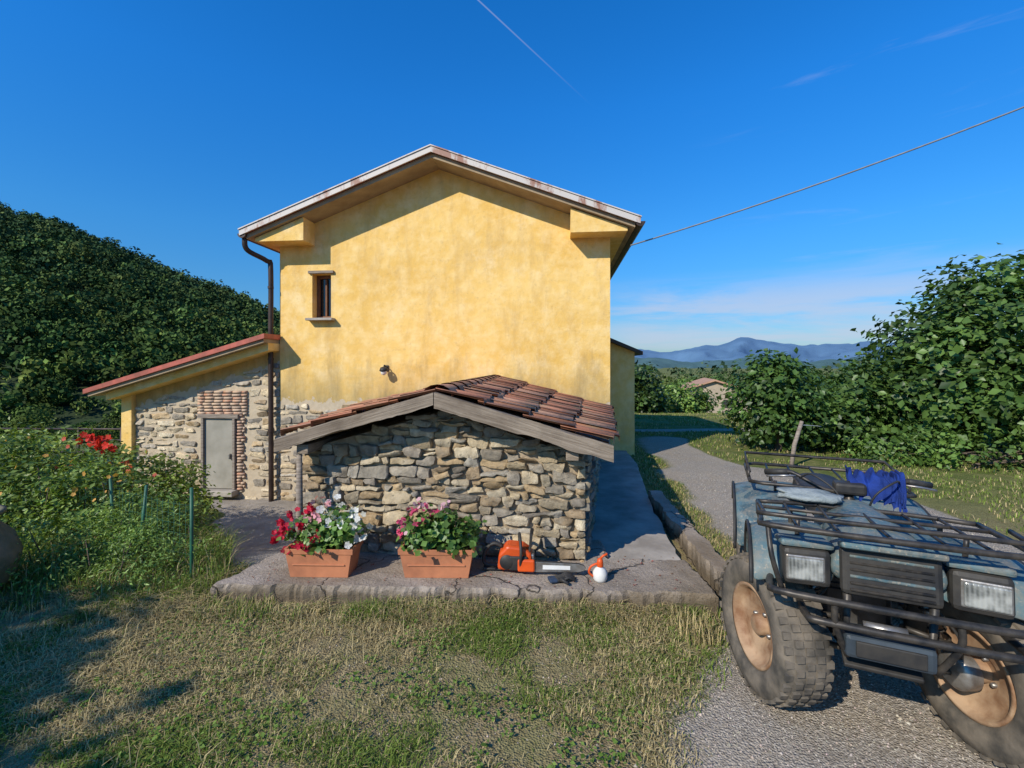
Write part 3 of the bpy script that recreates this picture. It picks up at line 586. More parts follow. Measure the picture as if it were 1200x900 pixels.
n=52000; x=rng.uniform(.1,4.6,n); y=1.4+rng.random(n)**1.5*5.5; k=(rng.random(n)<roadmask(x,y)*.9+.04)&~((x<1.58)&(y>2.9)); x=x[k];y=y[k]
pebbles('gravel',x,y,rng.uniform(.002,.0065,len(x))*(1+.5*(rng.random(len(x))>.96)*2))
n=2200; x=rng.uniform(-1.8,1.2,n); y=rng.uniform(1.5,3,n); k=fbm(x*1.4,y*1.7,4)<.47; pebbles('loose_stones',x[k],y[k],rng.uniform(.002,.007,k.sum()))
n=900; x=rng.uniform(-1.8,1.25,n); y=3.0+rng.random(n)*.55; k=(y>3.13-.042*(x+2)); pebbles('platform_grit',x[k],y[k],rng.uniform(.001,.0045,k.sum()),z=.131)
n=260; x=rng.uniform(-1.8,1.25,n); y=3.0+rng.random(n)*.55; k=(y>3.13-.042*(x+2)); x=x[k];y=y[k];n=len(x); t=rng.random((n,1))
leafcloud('fallen_leaves',np.stack([x,y,np.full(n,.136)],1),np.array([0,0,1.])+rng.normal(size=(n,3))*.3,rng.uniform(.008,.022,n),GRASS,np.array((.16,.09,.04))*(1-t)+np.array((.40,.12,.09))*t,.6)

# ---------------------------------------------------------------- left garden
def bush(name,blobs,ncl,nl,cr,ls,c1,c2,shell=.35,asp=.55):
    C,P,D,br=clumps(blobs,ncl,nl,cr,shell,None); n=len(P); zg=gz(P[:,0],P[:,1]); P[:,2]=np.maximum(P[:,2],zg+.01)
    t=rng.random((n,1)); col=(np.array(c1)*(1-t)+np.array(c2)*t)*br[:,None]; N=D*.6+np.array([0,0,.8])+rng.normal(size=(n,3))*.6
    e=empty(name); leafcloud('foliage',P,N,ls*rng.uniform(.5,1.3,n),LEAF,col,asp,.2,e)
    cc=C[rng.choice(len(C),min(40,len(C)),replace=False)]
    tubes('stems',[([(c[0]+rng.normal()*.1,c[1]+rng.normal()*.1,gp(c[0],c[1])-.02),(c[0],c[1],c[2])],[.006,.003]) for c in cc],BARK,e,5); return e
bush('rose_bush',[(-5.4,5.4,.25,.9,.7,.62),(-4.5,5.5,.15,.7,.6,.5),(-6.4,5.6,.35,.9,.7,.6),(-4.0,5.4,-.1,.4,.5,.45)],240,60,.09,.065,(.10,.17,.025),(.30,.37,.08))
bush('garden_shrub',[(-4.4,4.2,.35,.7,.5,.45),(-3.6,4.1,.25,.55,.45,.42),(-5.1,4.3,.35,.7,.5,.5),(-3.1,4.1,.05,.35,.35,.4),(-3.75,4.0,.62,.2,.2,.2),(-4.6,4.2,.75,.25,.25,.2)],230,60,.08,.055,(.08,.15,.025),(.26,.35,.08))
bush('tall_weeds',[(-3.3,3.35,.12,.55,.3,.36),(-2.7,3.4,.08,.4,.3,.33),(-2.3,3.4,.03,.22,.25,.24),(-3.0,3.7,.2,.45,.3,.4),(-3.9,3.4,.15,.4,.3,.33)],300,55,.06,.032,(.10,.19,.03),(.30,.42,.10),.2,.35)
n=16000; x=rng.uniform(-4.6,-1.95,n); y=rng.uniform(2.95,4.3,n); k=(fbm(x*2,y*2,3)>.4)&(x<-2.05)&(x<-.3-.6*y+.25); x=x[k];y=y[k]; blades('tall_grass',x,y,rng.uniform(.06,.32,len(x))*sst(2.85,3.4,y+.1),.0024,gcol(len(x),np.full(len(x),.2)),.9)
def flowers(name,C,rad,cols,parent=None,npet=5,up=.5):
    n=len(C); N=nrm(unit(n)*.9+np.array([0,-.6,up])); T=nrm(np.cross(N,rng.normal(size=(n,3)))); B=np.cross(N,T); VV=[];FF=[];CC=[]; nv=0
    for k in range(npet):
        a=2*math.pi*k/npet; d=T*math.cos(a)+B*math.sin(a); s=np.cross(N,d); r=np.reshape(rad,(-1,1))
        q=np.stack([C,C+d*r*.7+s*r*.45+N*r*.25,C+d*r+N*r*.12,C+d*r*.7-s*r*.45+N*r*.25],1).reshape(-1,3); VV.append(q); b=np.arange(n)[:,None]*4+nv; FF.append(np.concatenate([b+np.array([[0,1,2]]),b+np.array([[0,2,3]])])); nv+=len(q); CC.append(np.repeat(cols,4,axis=0))
    return mesh_np(name,np.concatenate(VV),np.concatenate(FF),PETAL,np.concatenate(CC),parent)
def fl(name,cent,spread_,n,rad,col,parent=None):
    C=np.array(cent)[rng.integers(0,len(cent),n)]+rng.normal(size=(n,3))*np.array(spread_); flowers(name,C,rng.uniform(.7,1.2,n)*rad,np.array(col)*rng.uniform(.75,1.15,(n,1)),parent)
fl('red_roses',[(-4.75,5.35,.73),(-4.9,5.4,.70),(-4.65,5.3,.66),(-4.82,5.3,.78)],(.05,.05,.025),40,.04,(.60,.03,.015))
fl('red_roses',[(-4.2,4.6,.6),(-4.9,4.8,.70),(-4.2,5.0,.5)],(.3,.1,.08),14,.028,(.5,.08,.04))
fl('yellow_flowers',[(-4.6,4.1,.8),(-5.2,4.3,.75),(-3.6,3.9,.6)],(.3,.15,.1),40,.02,(.65,.35,.08))
wf=empty('wire_fence')
pp=[(-2.28,3.28),(-2.95,3.62),(-3.35,3.9),(-4.1,4.1),(-4.9,4.35)]; hs=[.72,.66,.70,.66,.66]
for k,(a,h) in enumerate(zip(pp,hs)):
    l=[0,.08,-.05,.04,0][k]; tube(f'post_{k}',[(a[0],a[1],gp(*a)-.1),(a[0]+l,a[1],gp(*a)+h)],.012,GREENP,wf,8)
W=[]
for k in range(len(pp)-1):
    a=np.array(pp[k]);b=np.array(pp[k+1]); ln=np.linalg.norm(b-a); za,zb=gp(*a),gp(*b); m=int(ln/.07)
    def P3(f,hh): p=a+(b-a)*f; return (p[0],p[1],za+(zb-za)*f+hh)
    for hh in np.arange(.03,.62,.07): W.append(([P3(0,hh),P3(.5,hh-.015),P3(1,hh)],.0013))
    for q in range(m+1): W.append(([P3(q/m,.02),P3(q/m,.6)],.0013))
tubes('wire_mesh',W,GREENP,wf,3)
rf=empty('metal_railing')
for k in range(8):
    x=-11.2+k*.85; y=9.2; tube(f'post_{k}',[(x,y,gp(x,y)-.1),(x,y,.36)],.022,BROWNM,rf,6)
for k,z in enumerate((.34,.12,-.12)): tube(f'rail_{k}',[(-11.3,9.2,z),(-5.2,9.2,z-.03)],.02,BROWNM,rf,6)
URN=simple('old_urn',(.20,.17,.11),(.10,.11,.06),7,.9,0,.7,.01)
lathe('garden_urn',[(0,.0),(0,.16),(.05,.21),(.18,.30),(.32,.33),(.45,.29),(.53,.22),(.57,.21),(.60,.25),(.62,.25),(.62,.21),(.5,.19),(.4,.2)],URN,None,40,'z',(-3.66,3.0,0))

# ---------------------------------------------------------------- planters
SOILM=simple('soil',(.05,.035,.02))
def planter(name,x,y,w,rz):
    e=empty(name,(x,y,.13),rz); d=.2;h=.2
    V=[];
    for (z,k) in ((0,.88),(h*.82,1.0),(h*.82,1.05),(h,1.06),(h,.97),(h-.03,.96)):
        V+=[(-w/2*k,-d/2*k,z),(w/2*k,-d/2*k,z),(w/2*k,d/2*k,z),(-w/2*k,d/2*k,z)]
    F=[(3,2,1,0)]
    for r_ in range(5):
        for k in range(4): F.append((4*r_+k,4*r_+(k+1)%4,4*r_+4+(k+1)%4,4*r_+4+k))
    mesh_py('pot',V,F,TERRA,e,False,.006); box('rim_band',(0,-d/2*.95-.001,h*.45),(w*.8,.012,.01),TERRA,e,.003)
    box('soil',(0,0,h-.035),(w*.93,d*.9,.02),SOILM,e); return e
def plantfoliage(e,blobs,ncl,nl,cr,ls,c1,c2,asp=.9):
    C,P,D,br=clumps(blobs,ncl,nl,cr,.3,None); n=len(P); t=rng.random((n,1)); col=(np.array(c1)*(1-t)+np.array(c2)*t)*br[:,None]
    leafcloud('leaves',P,D*.7+np.array([0,-.3,.7])+rng.normal(size=(n,3))*.5,ls*rng.uniform(.6,1.25,n),LEAF,col,asp,.2,e)
    tubes('stems',[([(c[0]*.4,c[1]*.4,.17),(c[0]*.8,c[1]*.8,c[2]*.7+.05),tuple(c)],[.005,.004,.002]) for c in C[:26]],simple('stem',(.08,.14,.04)),e,5)
e=planter('flower_planter',-1.335,3.28,.46,-.03)
plantfoliage(e,[(-.08,0,.27,.22,.13,.13),(.12,0,.30,.15,.12,.16)],80,11,.035,.045,(.06,.14,.025),(.18,.29,.06))
fl('red_geraniums',[(-.27,-.05,.30),(-.33,-.02,.27),(-.20,-.08,.20),(-.10,-.12,.22),(-.15,-.05,.34),(-.22,-.02,.42),(-.10,0,.44),(-.02,-.1,.28),(-.36,0,.22),(-.3,-.04,.36)],(.018,.018,.015),130,.019,(.55,.01,.045),e)
fl('white_petunias',[(.0,0,.46),(.08,.0,.50),(.15,.0,.42),(.20,-.03,.36),(.24,0,.44),(.22,-.05,.25),(.05,-.05,.38),(.26,-.02,.32)],(.035,.03,.03),44,.03,(.80,.79,.76),e)
fl('pink_flowers',[(-.05,-.03,.40),(.0,0,.50)],(.03,.03,.02),22,.02,(.75,.35,.40),e)
e=planter('flower_planter',-.52,3.27,.50,-.02)
plantfoliage(e,[(-.10,0,.27,.2,.12,.12),(.12,0,.26,.19,.13,.13),(.02,0,.34,.2,.1,.08)],95,11,.035,.048,(.055,.13,.025),(.17,.28,.06))
fl('pink_geraniums',[(-.25,-.03,.36),(-.17,-.02,.43),(-.10,0,.46),(-.28,0,.28),(-.12,-.08,.38),(-.03,0,.42)],(.022,.022,.016),64,.018,(.60,.08,.18),e)
fl('pale_flowers',[(-.14,0,.47),(-.2,-.05,.33),(.03,0,.46)],(.03,.03,.02),24,.02,(.75,.45,.5),e)

# ---------------------------------------------------------------- chainsaw
cs=empty('chainsaw',(.03,3.30,.13),math.radians(-4))
prism('engine_body',[(-.13,.03),(.10,.02),(.12,.07),(.11,.15),(.05,.19),(-.06,.20),(-.12,.14)],-.07,.07,ORANGE,cs,.018)
box('engine_cover',(.02,-.078,.085),(.13,.02,.10),BLK,cs,.01); box('muffler',(.10,0,.10),(.06,.11,.08),STEEL,cs,.01)
box('clutch_cover',(.075,-.085,.075),(.12,.03,.085),ORANGE,cs,.012); lathe('starter',[(-.088,.0),(-.09,.04),(-.078,.052)],BLK,cs,20,'z',(-.06,0,.09),(math.radians(-90),0,0)) 
tube('front_handle',[(.03,-.085,.05),(.04,-.10,.16),(.03,-.05,.25),(.02,.04,.25),(.02,.09,.17),(.02,.085,.06)],.011,BLK,cs,8,5)
tube('rear_handle',[(-.10,0,.17),(-.16,0,.19),(-.22,0,.14),(-.23,0,.05),(-.15,0,.035),(-.10,0,.04)],.013,BLK,cs,8,5)
box('rear_guard',(-.17,0,.02),(.13,.075,.015),BLK,cs,.006); prism('hand_guard',[(.09,.16),(.105,.16),(.12,.28),(.10,.29)],-.06,.07,BLK,cs,.004)
def barshape(k): return [(.12,.06-.032*k),(.44,.065-.028*k),(.475,.065-.018*k),(.487,.065),(.475,.065+.018*k),(.44,.065+.028*k),(.12,.07+.032*k)]
prism('chain',barshape(1.15),-.078,-.070,BLK,cs); prism('guide_bar',barshape(.95),-.081,-.067,STEEL,cs,.001)
prism('bar_label',[(.19,.05),(.38,.052),(.38,.079),(.19,.08)],-.0825,-.0812,WHITE,cs)
bt=empty('oil_bottle',(.60,3.14,.13))
lathe('bottle',[(0,0),(0,.035),(.02,.047),(.06,.05),(.085,.035),(.10,.016),(.13,.014)],WHITE,bt,24)
lathe('cap',[(.10,.022),(.13,.022),(.15,.017),(.16,.0)],ORANGE,bt,16); tube('spout',[(0,0,.15),(.02,0,.17),(.05,0,.185)],.008,ORANGE,bt,8); tube('handle',[(-.045,0,.03),(-.075,0,.06),(-.06,0,.10),(-.015,0,.12)],.008,ORANGE,bt,8,4)
gl=empty('work_glove',(.33,3.13,.135),.2)
box('palm',(0,0,.018),(.08,.07,.03),BLK,gl,.012,(0,0,.1))
for k,(a,l) in enumerate(((-.5,.06),(-.2,.075),(.1,.078),(.38,.066))):
    tube(f'finger_{k}',[(.02,-.03+.02*k,.02),(.05,-.035+.024*k,.032),(.04+l*.8,-.04+.028*k,.012)],[.011,.01,.008],BLK,gl,8,4)
tube('thumb',[(-.01,-.03,.02),(.0,-.06,.03),(.03,-.08,.012)],[.012,.011,.009],BLK,gl,8,4); box('cuff',(-.055,0,.016),(.06,.075,.024),simple('glove_cuff',(.03,.05,.09)),gl,.01)

# ---------------------------------------------------------------- quad bike
q=empty('quad_bike',(1.63,2.10,0),math.radians(-24.8))
def wheel(name,x,y,r,w,steer):
    e=empty(name,(x,y,r),steer,q); hw=w/2
    lathe('tyre',[(-hw*.72,r*.56),(-hw*.95,r*.64),(-hw,r*.80),(-hw*.93,r*.92),(-hw*.72,r*.965),(-hw*.3,r*.985),(hw*.3,r*.985),(hw*.72,r*.965),(hw*.93,r*.92),(hw,r*.8),(hw*.95,r*.64),(hw*.72,r*.56)],RUB,e,56,'x')
    V=[];F=[];nv=0; nk=34
    for k in range(nk):
        for j,xc in enumerate((-.82,-.45,-.05,.35,.78)):
            an=2*math.pi*(k+.5*(j%2))/nk; da=.58*math.pi/nk; x0=(xc-.15)*hw; x1=(xc+.15)*hw; rr=r*(1.01 if abs(xc)<.6 else .975); ri=r*.93
            for (xx,rad,a2) in ((x0,ri,-da),(x1,ri,-da),(x1,ri,da),(x0,ri,da),(x0,rr,-da*.8),(x1,rr,-da*.8),(x1,rr,da*.8),(x0,rr,da*.8)):
                V.append((xx,rad*math.cos(an+a2),rad*math.sin(an+a2)))
            F+=[tuple(nv+i_ for i_ in f) for f in BF]; nv+=8
    mesh_py('tread',V,F,RUB,e)
    for sg,nm in ((-1,'rim_outer'),(1,'rim_inner')):
        lathe(nm,[(sg*hw*.70,r*.58),(sg*hw*.86,r*.59),(sg*hw*.84,r*.54),(sg*hw*.55,r*.51),(sg*hw*.42,r*.42),(sg*hw*.45,r*.30),(sg*hw*.25,r*.22),(sg*hw*.25,r*.0)],RIM,e,48,'x')
        lathe(nm+'_hub',[(sg*hw*.2,r*.15),(sg*hw*.62,r*.14),(sg*hw*.70,r*.10),(sg*hw*.7,0)],STEEL if sg>0 else RIM,e,24,'x')
        for k in range(4):
            a=k*math.pi/2+.4; lathe(f'nut_{nm}_{k}',[(sg*hw*.24,.010),(sg*hw*.42,.009),(sg*hw*.42,0)],STEEL,e,6,'x',(0,r*.2*math.cos(a)*1.0,r*.2*math.sin(a)))
    return e
ST=math.radians(24.8)
wheel('front_wheel_r',-.40,0,.325,.215,ST); wheel('front_wheel_l',.40,0,.325,.215,ST)
wheel('rear_wheel_r',-.40,1.15,.30,.24,0); wheel('rear_wheel_l',.42,1.15,.30,.24,0)
lathe('brake_drum',[(-.02,.10),(.05,.10),(.06,.085),(.065,.0)],STEEL,q,28,'x',(-.30,.05,.31),(0,0,ST)); lathe('brake_drum_l',[(-.05,0),(-.045,.06),(-.03,.075),(.02,.075)],STEEL,q,28,'x',(.31,-.02,.31),(0,0,ST))
tubes('frame',[([(-.14,-.25,.42),(-.14,.3,.30),(-.14,1.3,.32)],.018),([(.14,-.25,.42),(.14,.3,.30),(.14,1.3,.32)],.018),([(-.14,-.28,.66),(-.14,-.25,.42),(.14,-.25,.42),(.14,-.28,.66)],.016),
 ([(-.13,-.08,.33),(-.31,.02,.29)],.014),([(-.13,.15,.33),(-.31,.03,.29)],.014),([(.13,-.08,.33),(.31,-.02,.29)],.014),([(.13,.15,.33),(.31,-.02,.29)],.014),
 ([(-.12,-.04,.45),(-.31,.03,.40)],.012),([(.12,-.04,.45),(.31,-.02,.40)],.012),([(-.30,.10,.33),(.30,.08,.33)],.009)],BLKM,q,8)
for k,s in enumerate((-1,1)):
    tube(f'damper_{k}',[(s*.27,.02,.33),(s*.17,.06,.66)],.018,STEEL,q,10)
    pts=[(s*(.27-.10*t)+.032*math.cos(t*2*math.pi*7),.02+.04*t+.032*math.sin(t*2*math.pi*7),.38+.27*t) for t in np.linspace(0,1,80)]; tube(f'spring_{k}',pts,.006,BLKM,q,6)
    tube(f'brake_hose_{k}',[(s*.30,-.05,.36),(s*.26,-.14,.50),(s*.17,-.12,.62)],.006,BLK,q,6,5)
box('engine_block',(0,.45,.42),(.30,.42,.30),simple('engine_metal',(.12,.12,.12),(.06,.055,.05),8,.5,.5),q,.03)
for k in range(7): box(f'cooling_fin_{k}',(0,.36,.46+.028*k),(.34,.26,.008),BLKM,q,.002)
box('skid_plate',(-.02,-.20,.40),(.26,.18,.02),BLK,q,.006,(.5,0,0))
box('winch_housing',(-.02,-.31,.485),(.29,.12,.095),simple('winch_blue_grey',(.045,.06,.075),(.03,.04,.05),7,.45),q,.018)
box('winch_face',(-.02,-.374,.485),(.22,.012,.06),BLK,q,.004); tube('winch_drum',[(-.09,-.30,.545),(.05,-.30,.545)],.02,STEEL,q,12)
tubes('bumper',[([(-.40,-.16,.65),(-.42,-.30,.65),(-.34,-.385,.66),(.36,-.385,.66),(.46,-.30,.65),(.44,-.16,.65)],.0145),
 ([(-.30,-.18,.56),(-.29,-.34,.565),(-.22,-.385,.57),(.28,-.385,.57),(.38,-.34,.565),(.38,-.18,.56)],.0145),
 ([(-.20,-.385,.66),(-.20,-.385,.57),(-.15,-.33,.43)],.012),([(.18,-.385,.66),(.18,-.385,.57),(.13,-.33,.43)],.012),
 ([(-.38,-.36,.66),(-.42,-.37,.80),(-.43,-.30,.92)],.011),([(.40,-.36,.66),(.42,-.37,.80),(.42,-.30,.92)],.011)],BLKM,q,10,4)
def loft(name,secs,mat,bevel=0,sub=1):
    n=len(secs[0]); V=[p for s in secs for p in s]; F=[]
    for i in range(len(secs)-1):
        for k in range(n): F.append((i*n+k,i*n+(k+1)%n,(i+1)*n+(k+1)%n,(i+1)*n+k))
    F+= [tuple(range(n-1,-1,-1)),tuple((len(secs)-1)*n+k for k in range(n))]
    o=mesh_py(name,V,F,mat,q,True); m=o.modifiers.new('s','SUBSURF'); m.levels=sub;m.render_levels=sub; return o
def ring(y,hw,zb,zt,c=.25): return [(-hw,y,zb),(hw,y,zb),(hw,y,zb+(zt-zb)*.6),(hw*(1-c),y,zt),(0,y,zt+.012),(-hw*(1-c),y,zt),(-hw,y,zb+(zt-zb)*.6)]
loft('hood',[ring(-.27,.19,.70,.835),ring(-.255,.20,.66,.855),ring(-.05,.20,.62,.88),ring(.15,.17,.60,.89),ring(.33,.13,.60,.90),ring(.36,.12,.60,.88)],CAMO,0,2)
box('grille_surround',(0,-.275,.755),(.33,.05,.19),BLK,q,.02,(-.12,0,0))
for k in range(6): box(f'grille_slat_{k}',(0,-.306+.004*k,.69+.026*k),(.27,.02,.010),CAMO if k%3==2 else BLKM,q,.003,(.3,0,0))
box('nose_panel',(0,-.29,.862),(.34,.09,.03),CAMO,q,.012,(-.3,0,0))
for k,s in enumerate((-1,1)):
    box(f'headlight_housing_{k}',(s*.285,-.235,.735),(.18,.10,.155),BLK,q,.022,(-.08,0,-s*.10)); 
    box(f'headlight_chrome_{k}',(s*.288,-.284,.735),(.145,.012,.105),STEEL,q,.01,(-.08,0,-s*.10)); box(f'headlight_lens_{k}',(s*.288,-.293,.735),(.13,.014,.09),LENS,q,.012,(-.08,0,-s*.10))
    box(f'light_shroud_{k}',(s*.285,-.20,.822),(.20,.15,.03),CAMO,q,.012,(-.15,0,-s*.10))
def fender(name,s,y0,prof,x0,x1,drop):
    V=[];F=[];nx_=7;n=len(prof)
    for i in range(nx_):
        f=i/(nx_-1); x=s*(x0+(x1-x0)*f)
        for (py,pz) in prof: V.append((x,y0+py*(1+.03*f),pz-drop*f**3))
    for i in range(nx_-1):
        for k in range(n-1): F.append((i*n+k,i*n+k+1,(i+1)*n+k+1,(i+1)*n+k))
    o=mesh_py(name,V,F,CAMO,q,True); m=o.modifiers.new('so','SOLIDIFY'); m.thickness=.012; m2=o.modifiers.new('s','SUBSURF'); m2.levels=2;m2.render_levels=2
    lip=[(s*x1,y0+py*1.03,pz-drop) for (py,pz) in prof]; tube(name+'_lip',lip,.009,BLK,q,8,4); return o
FP=[(-.22,.66),(-.20,.74),(-.12,.80),(.0,.825),(.2,.81),(.34,.72),(.42,.60),(.44,.53)]
fender('front_fender_r',-1,0,FP,.17,.49,.05); fender('front_fender_l',1,0,FP,.17,.52,.05)
RP=[(-.40,.46),(-.36,.60),(-.2,.70),(.0,.74),(.2,.74),(.38,.70),(.44,.56)]
fender('rear_fender_r',-1,1.15,RP,.12,.54,.05); fender('rear_fender_l',1,1.15,RP,.12,.54,.05)
loft('tank',[ring(.33,.12,.60,.87),ring(.45,.15,.60,.87),ring(.62,.13,.60,.82),ring(.70,.10,.60,.78)],CAMO,0,2)
loft('seat',[ring(.60,.11,.68,.79),ring(.75,.14,.66,.79),ring(1.05,.17,.66,.80),ring(1.35,.16,.68,.82),ring(1.42,.13,.70,.80)],BLK,0,2)
for k,s in enumerate((-1,1)): box(f'footwell_{k}',(s*.33,.62,.36),(.22,.42,.02),BLK,q,.01); box(f'side_panel_{k}',(s*.16,.55,.56),(.03,.5,.2),CAMO,q,.01)
fr=[([(-.44,.16,.885),(-.45,-.20,.90),(-.42,-.33,.915),(0,-.36,.92),(.40,-.33,.915),(.44,-.20,.90),(.43,.16,.885)],.0125),([(-.44,.16,.885),(-.2,.20,.885),(.2,.20,.885),(.43,.16,.885)],.011),
 ([(-.44,-.26,.945),(-.40,-.34,.965),(.38,-.34,.965),(.42,-.26,.945)],.010),([(-.45,-.1,.94),(-.44,-.26,.945)],.010),([(.43,-.1,.94),(.42,-.26,.945)],.010),
 ([(-.45,-.08,.89),(.43,-.08,.89)],.009),([(-.45,.05,.888),(.43,.05,.888)],.009)]
for x in (-.32,-.17,0,.17,.30): fr.append(([(x,-.35,.915),(x,0,.895),(x,.19,.885)],.007))
for x in (-.3,.28): fr.append(([(x,-.15,.90),(x,-.13,.78)],.010)); fr.append(([(x,.1,.885),(x,.1,.78)],.010))
tubes('front_rack',fr,BLKM,q,8,3)
zr=.795
rr=[([(-.44,1.02,zr),(-.45,1.60,zr),(-.38,1.68,zr),(.40,1.68,zr),(.47,1.60,zr),(.46,1.02,zr),(.38,.98,zr),(-.36,.98,zr),(-.44,1.02,zr)],.0125),([(-.44,1.1,zr+.05),(-.45,1.65,zr+.09),(.47,1.65,zr+.09),(.46,1.1,zr+.05)],.011)]
for x in (-.3,-.15,0,.15,.3): rr.append(([(x,.98,zr),(x,1.68,zr)],.008))
for x in (-.445,.46):
    for y in (1.1,1.4,1.64): rr.append(([(x,y,zr),(x,y,zr+.06)],.008))
for x in (-.28,.28): rr.append(([(x,1.1,zr),(x,1.1,.70)],.010)); rr.append(([(x,1.5,zr),(x,1.5,.70)],.010))
tubes('rear_rack',rr,BLKM,q,8)
hb=-.03
tubes('handlebar',[([(-.36,.52,1.0+hb),(-.25,.46,1.02+hb),(-.1,.42,.95+hb),(.1,.42,.95+hb),(.25,.46,1.02+hb),(.36,.52,1.0+hb)],.012),([(0,.40,.95+hb),(0,.33,.80+hb)],.022)],BLKM,q,8,4)
for k,s in enumerate((-1,1)):
    tube(f'grip_{k}',[(s*.27,.468,1.02+hb),(s*.38,.53,.998+hb)],.018,BLK,q,10); tube(f'brake_lever_{k}',[(s*.24,.42,1.01+hb),(s*.30,.40,1.01+hb),(s*.38,.45,.99+hb)],.006,STEEL,q,6,3)
    tube(f'fuel_cable_{k}',[(s*.22,.42,1.0+hb),(s*.18,.30,1.05+hb),(s*.08,.25,.98+hb),(s*.05,.28,.86+hb)],.005,BLK,q,6,5)
box('instrument_pod',(0,.38,.98+hb),(.14,.09,.06),BLK,q,.015)
def drape(name,cx_,cy_,w,l,z,mat,seed):
    n=26; V=[];F=[]
    for i in range(n):
        for j in range(n):
            a=(i/(n-1)-.5);b=(j/(n-1)-.5); fall=max(0,abs(b)*l-.05)
            x=cx_+a*w*(1-.25*abs(b))+.03*(vn(i*.35+seed,j*.3)-.5); y=cy_+np.sign(b)*min(abs(b)*l,.05+fall*.3)+.03*(vn(i*.5+seed,j*.2+9)-.5)*min(1,fall*12); zz=z-fall*.95+.05*(vn(i*.45+seed,j*.22+5)-.5)+.02*math.sin(i*.9+j*.1)
            V.append((x,y,zz))
    for i in range(n-1):
        for j in range(n-1): F.append((i*n+j,i*n+j+1,(i+1)*n+j+1,(i+1)*n+j))
    o=mesh_py(name,V,F,mat,q,True); m=o.modifiers.new('s','SUBSURF'); m.levels=1;m.render_levels=1; return o
drape('blue_jacket',.10,.44,.20,.34,1.02,BLUEC,3.); drape('blue_jacket_sleeve',.20,.43,.08,.40,1.02,BLUEC,8.)
def lump(name,c,s,mat,amp=.25):
    n=18;V=[];F=[]
    for i in range(n+1):
        for j in range(n):
            th=math.pi*i/n;ph=2*math.pi*j/n; r=1+amp*(vn(i*.5+c[0]*9,j%n*.5+abs(j-n/2)*.2)-.5)*math.sin(th)
            V.append((c[0]+s[0]*r*math.sin(th)*math.cos(ph),c[1]+s[1]*r*math.sin(th)*math.sin(ph),c[2]+s[2]*r*math.cos(th)))
    for i in range(n):
        for j in range(n): F.append((i*n+j,i*n+(j+1)%n,(i+1)*n+(j+1)%n,(i+1)*n+j))
    return mesh_py(name,V,F,mat,q,True)
lump('feed_sack',(-.20,.26,.915),(.15,.09,.035),simple('sack_cloth',(.30,.33,.32),(.16,.19,.19),12,.8,0,.8,.012),.6)

# ---------------------------------------------------------------- distant farmhouse, post, wire
fh=empty('farmhouse',(15.4,35,gp(15.4,35)),-.25)
FR=simple('far_roof',(.50,.29,.18),(.36,.20,.13),2,.9)
prism('walls',[(-2.6,0),(2.6,0),(2.6,1.9),(0,2.7),(-2.6,1.9)],0,5,simple('far_wall',(.45,.36,.26),None,1,.9),fh)
prism('roof_l',[(-2.9,1.86),(0,2.82),(0,2.7),(-2.9,1.74)],-.3,5.3,FR,fh); prism('roof_r',[(0,2.82),(2.9,1.86),(2.9,1.74),(0,2.7)],-.3,5.3,FR,fh)
box('door',(-1.2,-.03,.8),(.8,.06,1.6),BLK,fh); box('window',(.9,-.03,1.0),(.6,.06,.6),BLK,fh)
tube('wooden_post',[(4.35,7.2,-.1),(4.43,7.23,.35),(4.56,7.25,.72)],[.035,.033,.028],WOOD,None,8)
tube('rope',[(4.52,7.24,.66),(4.85,7.5,.62),(5.3,7.9,.55)],.006,WHITE,None,6,4)
w0=Vector((1.80,7.0,3.42)); w1=Vector((9.2,4.6,5.9)); pts=[]
for k in range(25):
    f=k/24; p=w0.lerp(w1,f); p.z-=.35*4*f*(1-f)*.5; pts.append(p)
tube('overhead_cable',pts,.011,simple('grey_cable',(.22,.23,.25)),None,6)

# ---------------------------------------------------------------- light, sky, camera
d=Vector((.56,.60,-.575)).normalized()
el=math.asin(-d.z); az=math.atan2(-d.x,-d.y)
sl=bpy.data.lights.new('sun','SUN'); sl.energy=5.0; sl.angle=math.radians(.5); sl.color=(1,.93,.81)
so=bpy.data.objects.new('sun',sl); so.rotation_euler=d.to_track_quat('-Z','Y').to_euler(); so.location=(-5,-5,8); link(so)
w=bpy.data.worlds.new('World'); sc.world=w; w.use_nodes=True; nt=w.node_tree; N_=nt.nodes; L_=nt.links
bg=N_['Background']; sky=N_.new('ShaderNodeTexSky'); sky.sky_type='NISHITA'; sky.sun_disc=False; sky.sun_elevation=el; sky.sun_rotation=az%(2*math.pi); sky.air_density=1.0; sky.dust_density=.3; sky.ozone_density=2.5; sky.altitude=300
hs_=N_.new('ShaderNodeHueSaturation'); hs_.inputs['Saturation'].default_value=1.25; L_.new(sky.outputs[0],hs_.inputs['Color'])
tc=N_.new('ShaderNodeTexCoord'); nv_=N_.new('ShaderNodeVectorMath'); nv_.operation='NORMALIZE'; L_.new(tc.outputs['Generated'],nv_.inputs[0]); D=nv_.outputs[0]
def mth(op,a,b=0,c=None,cl=False):
    n=N_.new('ShaderNodeMath'); n.operation=op; n.use_clamp=cl
    for k,v in enumerate((a,b)+(() if c is None else (c,))):
        if isinstance(v,(int,float)): n.inputs[k].default_value=v
        else: L_.new(v,n.inputs[k])
    return n.outputs[0]
def mr(v,a,b,c=0,d_=1):
    n=N_.new('ShaderNodeMapRange'); n.interpolation_type='SMOOTHSTEP'; L_.new(v,n.inputs[0])
    for k,x in enumerate((a,b,c,d_)): n.inputs[k+1].default_value=x
    return n.outputs[0]
